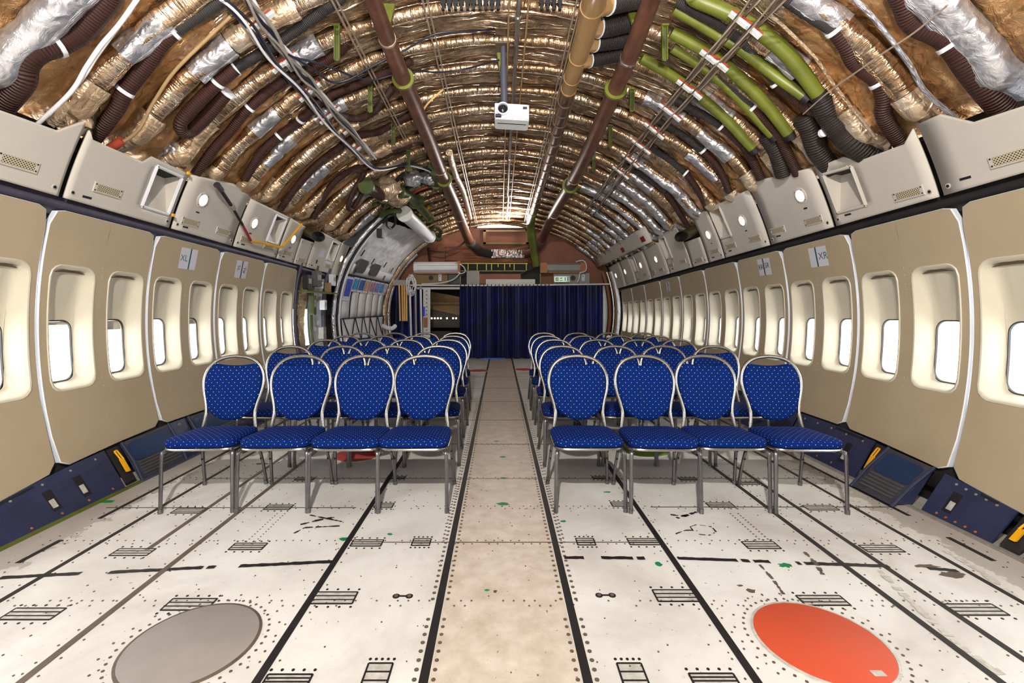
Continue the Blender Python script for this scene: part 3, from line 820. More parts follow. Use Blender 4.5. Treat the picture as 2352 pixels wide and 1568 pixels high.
closeout(1, 3.08, 4.07, [(3.08, 2.52), (3.2, 2.44), (3.60, 2.45), (3.72, 2.52), (4.07, 2.53)], 'right upper panel with one grille and a wedge recess without frame', grilles=[(3.30, .2)], recess=(3.68, 3.98, .20, .86))
closeout(1, 4.07, 5.05, [(4.07, 2.54), (4.85, 2.64), (5.05, 2.60)], 'right upper panel with a lamp and two grilles, above the XR placard', lampy=[(4.35, .62)], grilles=[(4.30, .19), (4.85, .19)])
closeout(1, 5.05, 6.09, [(5.05, 2.60), (6.09, 2.60)], 'right upper panel with a lamp, a wedge recess and two grilles', lampy=[(5.42, .56)], grilles=[(5.30, .19), (5.85, .19)], recess=(5.76, 6.02, .38, .94))
closeout(1, 6.09, 6.58, [(6.09, 2.60), (6.58, 2.58)], 'narrow right upper panel with one lamp, beside the dark duct end', lampy=[(6.32, .55)], grilles=[(6.30, .19)])
closeout(1, 6.58, 7.15, [(6.58, 2.32), (7.15, 2.32)], 'short stained right upper panel below the dark duct end', grilles=[(6.84, .2)])
closeout(1, 7.15, 8.1, [(7.15, 2.40), (7.22, 2.56), (8.1, 2.55)], 'right upper panel with a wedge recess, beyond the dark duct end', grilles=[(7.42, .2), (7.95, .2)], recess=(7.78, 8.04, .38, .92))
closeout(1, 8.1, 9.1, [(8.1, 2.46), (9.1, 2.44)], 'right upper panel with a lamp below the long red-tagged strip', lampy=[(8.55, .56)], grilles=[(8.45, .2), (8.9, .2)])
closeout(1, 9.1, 10.1, [(9.1, 2.44), (10.1, 2.42)], 'right upper panel with lamp and recess below the long red-tagged strip', lampy=[(9.5, .56)], grilles=[(9.4, .2)], recess=(9.75, 10.0, .40, .92))
closeout(1, 10.1, 10.97, [(10.1, 2.42), (10.97, 2.40)], 'second last right upper panel with one lamp', lampy=[(10.72, .55)])
closeout(1, 10.97, 12.1, [(10.97, 2.40), (12.1, 2.36)], 'last right upper panel with one lamp, beside the curtain', lampy=[(11.6, .55)])
# long flat strip above the far right panels
m = M(); m.grid(lambda y, t: WP(1, y, lerp(2.46, 2.72, t) - .012 * (y - 8), -.17), lin(8.0, 12.6, 8), lin(0, 1, 4), flip=True)
o = m.build('valance_strip', MAT['closeout'], None, solid=.02); tag(o, 'long ivory strip with two red stickers above the far right panels', 'panel')
for y in (8.35, 9.75):
    T = wframe(1, y, 2.55 - .012 * (y - 8), -.185); Q = M(); Q.box((-.11, -.05, 0), (.11, .05, .003), T); Q.build('red_sticker', MAT['redtag'], o, smooth=False)
# oval duct ends sticking out between panels
for s, y, mt, lab in ((-1, 6.86, 'olive', 'olive oval duct end sticking out above the short left panel'), (1, 6.86, 'olive', 'olive oval duct end sticking out above the short right panel')):
    T = wframe(s, y, 2.42, -.02); t = thing('duct_end', lab, 'duct'); m = M()
    ov = lambda k, c: [T(k * .24 * math.cos(2 * PI * q / 24), k * .075 * math.sin(2 * PI * q / 24) - .02 * c, c) for q in range(24)]
    m.loops([ov(1, -.1), ov(1, .10), ov(1.06, .11), ov(1.06, .125), ov(.95, .125)], False); m.build('body', MAT[mt], t)
    m = M(); m.loops([ov(.95, .124), ov(.9, .06)], True); m.build('opening', MAT['dark'], t)
# jointed strut leaning across the left upper panels
t = thing('jointed_strut', 'black, red and yellow jointed strut leaning across the left upper panels', 'strut')
def strut(name, pts, r, mt):
    m = M(); m.tube(pts, r, 8); return m.build(name, mt, t)
ws = lambda px, py: CW(px, py, -.09)
strut('head', [ws(498, 424), ws(507, 436)], .032, MAT['steeldark']); strut('sleeve', [ws(507, 436), ws(534, 476)], .018, MAT['black']); strut('collar', [ws(531, 470), ws(537, 479)], .026, MAT['cablegrey'])
strut('rod', [ws(536, 480), ws(557, 516)], .015, MAT['black']); strut('red_rod', [ws(557, 516), ws(576, 552)], .014, MAT['redtag'])
strut('yellow_bar', [ws(576, 552), ws(640, 567), ws(648, 566)], .016, MAT['yellow']); strut('yellow_arm', [ws(648, 566), ws(668, 545), ws(693, 514)], .014, MAT['yellow'])
# ---------------------------------------------------------------- blue plinth panels along the floor
def dp(s, y, t, c=0.0):            # t: 0 at floor, 1 at top; c towards the cabin
    return Vector((s * (lerp(2.735, 2.90, t) - c), y, lerp(.004, zm(.285, y), t)))
def dado(s, ya, yb, label, slots=(), fold=False, strip_col=None):
    m = M(); m.grid(lambda y, t: dp(s, y, t), lin(ya + .006, yb - .006, 4), lin(.02, .97, 4), flip=(s > 0)); o = m.build('plinth_board', MAT['navy'], None, solid=.012, smooth=False); tag(o, label, 'plinth panel')
    for y in slots:
        m = M(); m.poly([dp(s, y - .03, .22, .008), dp(s, y + .03, .22, .008), dp(s, y + .03, .72, .008), dp(s, y - .03, .72, .008)]); m.build('slot', MAT['black'], o, smooth=False)
        m = M(); m.box((-.022, .30, .009), (.012, .5, .011), lambda a, b, c: dp(s, y + a, b, c)); m.build('slot_bracket', MAT['fitting'], o, smooth=False)
    for y in lin(ya + .1, yb - .1, 4):
        for tt in (.12, .88):
            m = M(); m.disc(lambda a, b, c: dp(s, y + a, tt + b / .31, .007 + c), .008, .003, 8); m.build('screw', MAT['wood'] if tt < .5 else MAT['cablegrey'], o, smooth=False)
    m = M(); m.box((ya + .1, .90, .008), (lerp(ya, yb, .45), .955, .010), lambda a, b, c: dp(s, a, b, c)); m.build('gap', MAT['black'], o, smooth=False)
    if fold:
        m = M(); q = lambda y, t_, c: dp(s, y, t_, c)
        m.poly([q(ya + .18, .62, .010), q(ya + .02, .05, .05), q(ya + .46, .05, .010)]); m.build('folded_flap', MAT['navy2'], o, smooth=False)
    return o
def flap(s, ya, yb, label, out=.0):
    t = thing('plinth_air_grille', label, 'air grille')
    q = lambda y, v, c=0.0: dp(s, y, v, c + out * (1 - v))
    m = M(); m.box((ya, .02, 0), (yb, .97, .02), lambda a, b, c: q(a, b, c)); m.build('frame', MAT['navygrey'], t, smooth=False)
    m = M(); m.prism([(x + (ya + yb) / 2, z) for x, z in rrect(yb - ya - .07, .44, .05, 4, 0, .70)], .008, lambda a, b, c: q(a, b, .02 + c)); m.build('blue_flap', MAT['navy2'], t, smooth=False)
    m = M()
    for k in range(5):
        z = .14 + k * .07; m.box((ya + .04, z, .02), (yb - .04, z + .03, .028), lambda a, b, c: q(a, b, c))
    m.build('slats', MAT['darkgrey'], t, smooth=False)
    for y in (ya, yb):
        m = M(); m.tube([q(y, .0, .02), q(y, .5, .035), q(y, 1.0, .02)], .010, 8); m.build('side_rib', MAT['navy'], t)
    if out > .03:
        for y in (ya + .01, yb - .01):
            m = M(); m.poly([dp(s, y, .05, 0), dp(s, y, 1, 0), q(y, .05, 0)]); m.build('cheek', MAT['navy'], t, smooth=False)
def clip(s, y, label):
    t = thing('yellow_clip', label, 'clip')
    m = M(); m.box((y - .05, .1, .002), (y + .05, .95, .006), lambda a, b, c: dp(s, a, b, c)); m.build('back_plate', MAT['dark'], t, smooth=False)
    m = M()
    for dy in (-.016, .016): m.tube([dp(s, y + dy * .7, .88, .02), dp(s, y + dy * .7, .66, .035)], .006, 6)
    m.tube([dp(s, y - .01, .88, .02), dp(s, y + .01, .88, .02)], .007, 6); m.box((y - .014, .36, .022), (y + .014, .68, .038), lambda a, b, c: dp(s, a, b, c)); m.build('hook', MAT['yellow'], t, smooth=False)
dado(-1, 1.2, 2.45, 'navy plinth panel with a folded flap, in the left foreground', fold=True)
dado(-1, 2.45, 3.42, 'navy plinth panel with two open slots, left of the yellow clip', slots=(2.93, 3.14)); clip(-1, 3.48, 'yellow clip on the left plinth, beside the blue air grille')
flap(-1, 3.56, 4.06, 'blue and grey air grille in the left plinth, next to the yellow clip'); dado(-1, 4.08, 4.30, 'short navy plinth panel on the left, between two air grilles')
flap(-1, 4.32, 4.95, 'blue air grille in the left plinth behind the wall-side front chair'); dado(-1, 4.97, 6.9, 'long navy plinth panel on the left, behind the rows of chairs', slots=(5.6,))
dado(1, 1.2, 2.45, 'navy plinth panel at the lower right edge of the photo'); dado(1, 2.60, 3.04, 'navy plinth panel with one slot, right of the opened air grille', slots=(2.9,), fold=False); clip(1, 2.52, 'yellow clip at the right edge of the photo')
flap(1, 3.10, 3.46, 'opened blue air grille flap in the right plinth', out=.12); clip(1, 3.53, 'yellow clip on the right plinth, beside the opened air grille'); dado(1, 3.6, 4.5, 'navy plinth panel on the right, beside the wall-side front chair', slots=(3.8,)); dado(1, 4.52, 11.6, 'long navy plinth panel on the right, behind the rows of chairs', slots=(5.6,))
for s, a, b, mt, nm in ((-1, 2.5, 3.55, MAT['green'], 'trim_7'), (1, 1.2, 11.6, MAT['cablegrey'], 'trim_8'), (-1, 3.55, 11.6, MAT['rail'], 'trim_9')):
    m = M(); m.box((min(s * 2.705, s * 2.735), a, 0), (max(s * 2.705, s * 2.735), b, .012)); struct(m.build(nm, mt, smooth=False))
# ---------------------------------------------------------------- foil wrapped frames and blankets overhead
FY = [3.05 + .4775 * k for k in range(-4, 21)]
def nz(*p): return noise.noise(Vector(p))
DOOR0, DOOR1 = 8.55, 12.2
def phis(y):                      # arc covered (left side is cut short by the cargo door)
    return math.radians(24), math.radians(128 if DOOR0 < y < DOOR1 else 156)
def fpath(y, p0, p1, inset, wob=.02, seed=0.0, step=.026):
    n = int((p1 - p0) * 2.9 / step); out = []
    for k in range(n + 1):
        p = lerp(p0, p1, k / n)
        e = max(0, min(1, (2.66 - hull(p, y).z) / .26))
        out.append(hull(p, y + wob * nz(p * 5, seed, 1.7), inset - .25 * e + .02 * nz(p * 4, seed, 5.1)))
    return out
def foil_rf(seed, amp=1.0):
    def rf(s, th):
        c, sn = math.cos(th), math.sin(th)
        return 1 + amp * (.20 * nz(s * 2.6, c + seed, sn) + .15 * nz(s * 9, c * 1.5 + seed, sn * 1.5) + .05 * nz(s * 24, c * .8, sn * .8 + seed))
    return rf
for k, y in enumerate(FY):
    p0, p1 = phis(y)
    m = M(); seed = k * 3.7
    P_ = fpath(y, p0, p1, .055, .02, seed)
    m.tube(P_, [.078 - .026 * max(0, 1 - abs(lerp(p0, p1, q / (len(P_) - 1)) - PI / 2) / .75) for q in range(len(P_))], 14, flat=.86, up=lambda q, P_=P_: Vector((-P_[q].x, 0, ZC - P_[q].z)), rf=foil_rf(seed))
    o = m.build('insulated_frame', MAT['foil_frame'], None, angle=180)
    tag(o, 'fuselage frame wrapped in crinkled gold foil, arching over the cabin', 'insulated frame', 'foil wrapped frames overhead')
    # taped and paler stretches
    for side in (-1, 1):
        if side < 0 and DOOR0 < y < DOOR1: continue
        rr = random.Random(int(k * 10 + side))
        big = y < 2.7
        spans = [(rr.uniform(.0, .02), rr.uniform(.06, .12), 'foil_pale')]
        if rr.random() < (.75 if side > 0 else .45): a_ = rr.uniform(.09, .17); spans.append((a_, a_ + rr.uniform(.03, .07), 'tape'))
        if rr.random() < .3: spans.append((rr.uniform(.2, .24), rr.uniform(.26, .29), 'foil_pale' if rr.random() < .6 else 'tape'))
        if big: spans = [(.0, .34, 'tape')]
        elif side > 0 and y > 6.2 and rr.random() < .6: spans = [(.0, rr.uniform(.15, .3), 'tape')]
        for a, b, mt in spans:
            q0, q1 = (lerp(p0, p1, a), lerp(p0, p1, b)) if side > 0 else (lerp(p1, p0, b), lerp(p1, p0, a))
            Q = fpath(y, q0, q1, .058, .02, seed, .02); m = M()
            m.tube(Q, .086 if not big else .1, 14, flat=.88, up=lambda q, Q=Q: Vector((-Q[q].x, 0, ZC - Q[q].z)), rf=foil_rf(seed + 40 * (not big), 1.25 if not big else .8), caps=False)
            m.build('tape_wrap' if mt == 'tape' else 'pale_wrap', MAT[mt], o, angle=180)
def ridge(x): return 1 - abs(x) * 2
for k in range(len(FY) - 1):
    ya, yb = FY[k], FY[k + 1]; yc = (ya + yb) / 2
    p0, p1 = phis(yc); seed = k * 5.3
    def bl(p, v):
        y = lerp(ya, yb, v); crown = max(0, 1 - abs(p - PI / 2) / .95); s = p * 2.9
        edge = math.sin(PI * v) ** .6
        h = -.02 + (.085 - .03 * crown) * edge * (.75 + .6 * nz(s * 1.6, v * 1.2, seed))
        h += edge * crown * (.046 * (.75 + .7 * nz(s * 1.4, v * 2, seed + 3)) * abs(math.sin(PI * 4 * v + 2.2 * nz(s * .7, v * 1.5, seed) + seed)) ** .6 - .02)
        h += edge * (.020 * nz(s * 5, v * 4, seed + 9) + .014 * nz(s * 13, v * 9, seed) + .010 * (1 - crown) * ridge(nz(s * 16, v * 2, seed + 4)))
        h -= .16 * max(0, min(1, (2.66 - hull(p, y).z) / .26))
        return hull(p, y, h - .012)
    nu = 190
    m = M(); m.grid(bl, lin(p0, p1, nu), lin(0, 1, 38), uvf=lambda p, v: (p * 2.9, v * .48), flip=False)
    m.mi = [1 if abs(lerp(p0, p1, (q // 38 + .5) / nu) - PI / 2) < .70 + .1 * nz(q // 38 * .3, q % 38 * .2, seed) else 0 for q in range(len(m.mi))]
    o = m.build('insulation_blanket', [MAT['foil_blanket'], MAT['foil_crown']], None, angle=180)
    tag(o, 'puffy bronze foil insulation blanket filling the bay between two ceiling frames', 'insulation blanket', 'foil blankets in the ceiling bays')

# ---------------------------------------------------------------- hoses, pipes and ducts
def CEx(a, b, inset):
    p = CE(a, b, inset); e = max(0, min(1, (2.58 - p.z) / .16))
    return p + Vector((math.copysign(.16 * e, p.x), 0, 0))
def trace(pts, inset, sub=6): return spline([CEx(a, b, inset) for a, b in pts], sub)
def hose(name, runs, label, cat='hose', clips=()):
    t = thing(name, label, cat)
    for pn, pts, r, mt, inset in runs:
        m = M(); m.tube(trace(pts, inset, 7), r, 12); m.build(pn, MAT[mt], t)
    for (px, py), (qx, qy), r, inset in clips:
        A, B = CE(px, py, inset), CE(qx, qy, inset); d = (B - A).normalized() * .012
        m = M(); m.tube([A - d, A + d], r * 1.12, 12); m.build('hose_clip', MAT['white'], t)
    return t
I0 = .10
hose('riser_hose', [('hose', [(255, -20), (245, 0), (187, 67), (135, 100), (85, 118), (57, 147), (48, 190), (40, 265)], .062, 'hosebrown', I0)], 'fat brown corrugated hose at the upper left corner of the photo', clips=[((130, 103), (120, 106), .062, I0)])
hose('riser_hose', [('upper_hose', [(520, -5), (470, 25), (398, 72)], .044, 'hoseblack', I0), ('lower_hose', [(398, 72), (365, 105), (335, 150), (288, 210), (262, 258), (240, 335)], .050, 'hosebrown', I0)], 'brown hose with a black ribbed upper end and square joint, upper left', clips=[((398, 72), (390, 78), .052, I0), ((288, 210), (282, 218), .050, I0)])
hose('riser_hose', [('upper_hose', [(790, -10), (700, 55), (620, 110), (540, 158)], .040, 'hoseblack', I0), ('lower_hose', [(540, 158), (490, 200), (440, 250), (415, 282), (420, 302), (440, 300), (480, 262), (522, 212)], .048, 'hosebrown', I0 + .02)], 'brown hose doubled back on itself with a tan end cap, on the left', clips=[((540, 158), (532, 163), .05, I0), ((500, 190), (495, 196), .05, I0 + .02), ((522, 212), (528, 205), .06, I0 + .02)])
hose('riser_hose', [('hose', [(800, 95), (767, 127), (700, 165), (650, 187), (573, 247), (530, 300), (493, 340), (460, 400)], .042, 'hosebrown', I0)], 'long brown hose on the left just beyond the doubled hose', clips=[((573, 247), (568, 252), .044, I0)])
hose('riser_hose', [('hose', [(945, 140), (909, 158), (830, 190), (748, 225), (690, 275), (640, 313), (600, 350), (562, 412)], .042, 'hosebrown', I0)], 'second brown hose beyond the doubled hose on the left', clips=[((640, 313), (634, 318), .044, I0), ((690, 275), (686, 280), .044, I0)])
hose('riser_hose', [('hose', [(905, 200), (882, 228), (858, 257), (825, 272), (790, 268), (770, 262)], .040, 'hosebrown', I0 + .03)], 'brown hose hanging in a loop below the green hanger on the left')
hose('riser_hose', [('hose', [(950, 258), (920, 275), (868, 303), (823, 311), (770, 345), (720, 385), (680, 430), (650, 480)], .042, 'hosebrown', I0)], 'third brown hose beyond the doubled hose on the left')
hose('riser_hose', [('hose', [(945, 330), (900, 348), (850, 372), (790, 400), (750, 440), (720, 500)], .042, 'hosebrown', I0)], 'last brown hose on the left, nearest the cargo door mechanism')
hose('riser_hose', [('hose', [(838, 395), (812, 440), (800, 470), (804, 480), (815, 472), (838, 430)], .036, 'hosebrown', I0 + .03)], 'small brown hose bent like a hairpin above the silver cargo door')
hose('riser_hose', [('hose', [(2065, -25), (2078, 0), (2101, 50), (2168, 83), (2200, 118), (2221, 150), (2255, 217), (2266, 275)], .062, 'hosebrown', I0)], 'fat brown corrugated hose at the upper right corner of the photo', clips=[((2185, 100), (2190, 106), .062, I0)])
hose('riser_hose', [('upper_hose', [(1805, -5), (1850, 25), (1918, 68)], .044, 'hoseblack', I0), ('lower_hose', [(1918, 68), (1945, 105), (1965, 145), (2016, 185), (2030, 225), (2032, 270), (2040, 340)], .050, 'hosebrown', I0)], 'brown hose with a black upper end, second from the upper right corner', clips=[((1918, 68), (1924, 75), .054, I0), ((2018, 190), (2022, 196), .05, I0)])
hose('riser_hose', [('upper_hose', [(1555, 2), (1600, 28), (1650, 55), (1701, 90), (1735, 133), (1785, 188)], .042, 'hoseblack', I0), ('lower_hose', [(1785, 188), (1820, 218), (1855, 247), (1895, 262)], .046, 'hosebrown', I0), ('wide_hose', [(1885, 225), (1905, 265), (1930, 300), (1958, 330), (1978, 372)], .085, 'hosebig', I0)], 'black hose on the right ending in a wide black ribbed hose', clips=[((1785, 188), (1790, 193), .05, I0)])
hose('riser_hose', [('upper_hose', [(1560, 122), (1618, 150), (1668, 187), (1728, 247)], .040, 'hoseblack', I0), ('lower_hose', [(1728, 247), (1785, 305), (1808, 350), (1825, 400)], .044, 'hosebrown', I0), ('wide_hose', [(1845, 265), (1862, 300), (1878, 345), (1890, 390)], .078, 'hosebig', I0)], 'black hose with an orange ringed wide end, right side', clips=[((1728, 247), (1733, 252), .048, I0), ((1890, 305), (1897, 302), .03, I0 + .06)])
hose('riser_hose', [('upper_hose', [(1540, 222), (1588, 250), (1658, 290)], .038, 'hoseblack', I0), ('lower_hose', [(1658, 290), (1690, 318), (1720, 352), (1748, 410)], .042, 'hosebrown', I0), ('wide_hose', [(1760, 310), (1785, 350), (1800, 400)], .074, 'hosebig', I0)], 'black hose on the right in front of the third red clamp pair', clips=[((1658, 290), (1663, 294), .045, I0)])
hose('riser_hose', [('upper_hose', [(1500, 270), (1560, 305), (1615, 345)], .036, 'hoseblack', I0), ('lower_hose', [(1615, 345), (1650, 385), (1675, 440)], .040, 'hosebrown', I0)], 'black hose with brown lower end, further along the right side', clips=[((1615, 345), (1620, 350), .044, I0)])
hose('riser_hose', [('upper_hose', [(1465, 325), (1530, 362), (1575, 398)], .036, 'hoseblack', I0), ('lower_hose', [(1575, 398), (1605, 440), (1625, 480)], .040, 'hosebrown', I0)], 'second last black hose along the right side', clips=[((1575, 398), (1580, 402), .044, I0)])
hose('riser_hose', [('upper_hose', [(1430, 375), (1490, 410), (1530, 440)], .036, 'hoseblack', I0), ('lower_hose', [(1530, 440), (1555, 480), (1570, 520)], .040, 'hosebrown', I0)], 'last black hose along the right side, near the red-tagged strip')
# green pipes on the right
for pts, r, lab in (([(1590, -12), (1601, 0), (1678, 33), (1755, 80), (1818, 135), (1880, 218)], .052, 'olive green pipe at the top, nearest the camera'),
                    ([(1548, 22), (1590, 45), (1650, 82), (1700, 112), (1768, 165), (1848, 222)], .040, 'olive green pipe behind the black ribbed hose at the top'),
                    ([(1542, 75), (1590, 100), (1640, 132), (1690, 172), (1755, 235), (1812, 308)], .048, 'olive green pipe third from the camera'),
                    ([(1545, 110), (1600, 145), (1640, 175), (1701, 230), (1775, 312)], .040, 'olive green pipe fourth from the camera'),
                    ([(1473, 134), (1548, 177), (1608, 222), (1668, 275), (1730, 342)], .046, 'olive green pipe farthest from the camera')):
    t = thing('green_pipe', lab + ', on the right ceiling', 'pipe')
    m = M(); m.tube(trace(pts, .12, 6), r, 14); m.build('pipe', MAT['green'], t)
    A, B = CE(*pts[-1], .12), CE(*pts[-2], .12); d = (A - B).normalized(); m = M(); m.tube([A - d * .01, A + d * .04], r * 1.15, 14); m.build('end_sleeve', MAT['black'], t)
    A, B = CE(*pts[2], .12), CE(*pts[3], .12); d = (B - A).normalized(); m = M(); m.tube([A, A + d * .02], r * 1.08, 14); m.build('band', MAT['green'], t)
def duct(name, label, pts, rads, mt, sub=6, clamps=(), flange=(), extra=()):
    t = thing(name, label, 'duct')
    path = spline(pts, sub); n = len(path) - 1
    rr = [interp([(k / (len(rads) - 1), r) for k, r in enumerate(rads)], q / n) for q in range(n + 1)]
    m = M(); m.tube(path, rr, 20); m.build('duct_tube', MAT[mt], t)
    def at(u):
        i = min(n - 1, int(u * n)); f = u * n - i; p = path[i].lerp(path[i + 1], f); return p, (path[i + 1] - path[i]).normalized(), lerp(rr[i], rr[i + 1], f)
    for u, m2 in clamps:
        p, d, r = at(u); q = M(); q.tube([p - d * .012, p + d * .012], r * 1.07, 20); q.build('clamp', MAT[m2], t)
    for u in flange:
        p, d, r = at(u); q = M(); q.tube([p - d * .016, p + d * .016], r * 1.38, 22); q.build('flange', MAT['green'], t)
    return t
lx = lambda px, py, Y: P(px, py, Y)
duct('air_duct', 'long red-brown air duct running left of the ceiling centre', [P(838, -45, 2.95), P(857, 0, 3.15), P(905, 130, 3.9), P(945, 225, 4.7), P(982, 312, 5.8), P(1012, 392, 7.2), P(1045, 470, 9.0), P(1068, 530, 11.3), P(1078, 553, 12.0)], [.046, .060, .075, .085, .095, .105, .115], 'brownduct', clamps=[(.21, 'wire'), (.62, 'tanduct'), (.8, 'tanduct')], flange=(.315, .655))
duct('air_duct', 'long red-brown air duct running right of the ceiling centre', [P(1512, -40, 3.1), P(1496, 0, 3.3), P(1438, 150, 4.1), P(1398, 240, 4.8), P(1355, 338, 5.9), P(1320, 408, 7.2), P(1285, 468, 9.0), P(1258, 520, 11.2), P(1244, 552, 12.2)], [.055, .068, .078, .085, .095, .105, .115], 'brownduct', clamps=[(.235, 'chrome'), (.63, 'tanduct'), (.8, 'wire')], flange=(.325, .66))
td = duct('supply_duct', 'tan supply duct with raised rings and foil-wrapped far end, right of centre', [P(1378, -40, 3.2), P(1365, 0, 3.45), P(1340, 95, 4.0), P(1318, 165, 4.5), P(1306, 205, 4.85)], [.088, .09, .086, .08, .078], 'tanduct', clamps=[(.3, 'tanduct'), (.62, 'tanduct'), (.82, 'tanduct'), (.99, 'tanduct')])
wp = spline([P(1306, 205, 4.85), P(1283, 290, 5.8), P(1258, 375, 7.3), P(1238, 440, 9.0), P(1227, 482, 10.3)], 8)
m = M(); m.tube(wp, lerp(.078, .09, .5), 20, rf=lambda s, th: 1 + .05 * math.sin(s * 16) ** 9 + .03 * nz(s * 8, math.cos(th), math.sin(th))); m.build('foil_wrapped_tube', MAT['tanwrap'], td)
for k in range(3, 30, 2):
    if k + 1 < len(wp):
        m = M(); d = (wp[k + 1] - wp[k]).normalized(); m.tube([wp[k] - d * .012, wp[k] + d * .012], .089, 18); m.build('wrap_band', MAT['cable'], td)
duct('drain_pipe', 'yellow-green pipe bending down from the ceiling to the curtain', [P(1227, 482, 10.3), P(1221, 500, 10.8), P(1219, 518, 11.2), P(1222, 545, 11.5), P(1228, 585, 11.7), P(1232, 610, 11.8)], [.085, .095, .10, .10, .10], 'green', clamps=[(.08, 'tanduct')])
for (a, b, c), r, lab in ((((1388, 8), (1420, 2), (1470, -8)), .085, 'first black ribbed branch hose off the tan duct, cut by the top edge'), (((1366, 62), (1400, 60), (1452, 48)), .082, 'second black ribbed branch hose off the tan duct'), (((1358, 98), (1390, 95), (1440, 88)), .075, 'third black ribbed branch hose off the tan duct'), (((1345, 138), (1380, 133), (1428, 122)), .068, 'fourth black ribbed branch hose off the tan duct, beside the green flange')):
    t = thing('branch_hose', lab, 'hose'); Y = interp([(0, 3.5), (140, 4.3)], a[1])
    pa, pb, pc = P(*a, Y), P(*b, Y + .05), P(*c, Y + .12)
    m = M(); m.tube(spline([pa + (pb - pa) * .2, pb, pc], 8), r, 18); m.build('hose', MAT['hoseblack'], t)
    d = (pb - pa).normalized(); m = M(); m.tube([pa - d * .05, pa + (pb - pa) * .22], r * .98, 18); m.build('spigot', MAT['tanduct'], t)
    m = M(); q = pa + (pb - pa) * .2; m.tube([q, q + d * .012], r * 1.06, 18); m.build('clip', MAT['white'], t)
# conduits and wires along the crown
def run(name, label, pts, r, mt, cat='pipe', bands=(), n=10, sub=5, rad=None):
    t = thing(name, label, cat); path = spline(pts, sub); m = M(); m.tube(path, r, n); m.build('line', MAT[mt], t)
    for u in bands:
        i = int(u * (len(path) - 2)); d = (path[i + 1] - path[i]).normalized(); m = M(); m.tube([path[i] - d * .03, path[i] + d * .03], r * 1.35, n); m.build('coupling', MAT[mt], t)
    return t
cz = lambda y: ZC + RZ(y) - .17
def crown(x, ys): return [Vector((x if not callable(x) else x(y), y, cz(y))) for y in ys]
run('conduit', 'bright metal conduit along the crown, beside the projector pole', crown(lambda y: .155 + .02 * (y > 9.5), [3.2, 4, 5, 6, 7, 8, 9, 9.4, 9.6, 10.5, 11.6]), .022, 'chrome', bands=(.12, .3, .45, .6))
run('conduit', 'thin copper coloured line left of the metal conduit', crown(.075, [3.2, 4.5, 6, 8, 10, 11.6]), .008, 'tanduct')
run('conduit', 'thin copper coloured line right of the metal conduit', crown(.235, [3.2, 4.5, 6, 8, 10, 11.6]), .009, 'tanduct')
for x, lab in ((-.60, 'outer one of the two pale wires left of the projector'), (-.565, 'inner one of the two pale wires left of the projector'), (.60, 'inner one of the two pale wires right of the projector'), (.635, 'outer one of the two pale wires right of the projector'), (-1.22, 'outer pale wire between the cable bundle and the left red-brown duct'), (-1.19, 'inner pale wire between the cable bundle and the left red-brown duct')):
    z0 = -.0 if abs(x) < 1 else .3
    run('control_wire', lab, [Vector((x, y, ZC + (RZ(y) - .2) * math.sqrt(1 - (x / (RH - .2)) ** 2) - .02)) for y in (([2.9, 4, 5, 6, 7, 8, 9, 10, 11.6]) if abs(x) < 1 else [2.9, 3.6, 4.4, 5.2, 6.0])], .0075, 'wire', 'wire')
# left cable bundles with their clamp blocks
def cables(label, pts, inset, spec, name='cable_bundle'):
    t = thing(name, label, 'cable bundle'); base = trace(pts, inset, 6)
    for k, (dx, dz, r, mt) in enumerate(spec):
        ph = k * 1.3
        m = M(); m.tube([p + Vector((dx + .012 * math.sin(i * .5 + ph), .0, dz + .010 * math.cos(i * .43 + ph))) for i, p in enumerate(base)], r, 7); m.build('cable', MAT[mt], t)
    return t
cables('black and white cable bundle, outer of the two on the left ceiling', [(505, -12), (515, 0), (568, 62), (630, 142), (694, 214), (751, 281), (802, 338), (847, 378), (877, 387), (935, 378), (976, 386), (997, 402)], .26, [(0, 0, .013, 'cableblack'), (.022, .01, .011, 'cableblack'), (.01, -.02, .010, 'cablewhite'), (-.02, .01, .009, 'cablegrey')])
cables('thick cable bundle, inner of the two on the left ceiling', [(558, -12), (568, 0), (609, 59), (651, 118), (694, 171), (727, 209), (769, 260), (815, 311), (858, 364)], .24, [(0, 0, .016, 'cableblack'), (.026, .005, .014, 'cablegrey'), (-.022, .01, .013, 'cablegrey'), (.005, .024, .014, 'cablewhite'), (0, -.02, .010, 'cablegrey')])
run('droop_cable', 'upper dark blue cable drooping from the left bundle to the projector pole', [CE(651, 118, .25), CE(721, 160, .3), CE(760, 188, .33), CE(800, 183, .34), CE(860, 150, .32), CE(930, 115, .28), CE(1000, 78, .24), CE(1080, 72, .2), P(1140, 66, 4.42)], .009, 'cableblack', 'cable')
run('droop_cable', 'lower dark blue cable drooping from the left bundle to the projector pole', [CE(668, 130, .25), CE(745, 150, .3), CE(842, 184, .34), CE(905, 172, .32), CE(960, 164, .28), CE(1010, 166, .25), CE(1070, 158, .22), P(1146, 138, 4.40)], .009, 'cableblack', 'cable')
def blocks(px, py, inset, axis, label, L=.13):
    c = CE(px, py, inset); t = thing('cable_clamp', label, 'clamp', c)
    up = Vector((-c.x, 0, ZC - c.z)).normalized(); tang = Vector((0, 1, 0)).cross(up)
    T = lambda a, b, q: tang * a + Vector((0, 1, 0)) * b + up * q
    for q0, q1, mt, nm in ((-.018, 0, 'redblock', 'red_half'), (0, .02, 'offwhite', 'white_half')):
        m = M(); m.box((-L / 2, -.018, q0), (L / 2, .018, q1), T); m.build(nm, MAT[mt], t, smooth=False)
    return t
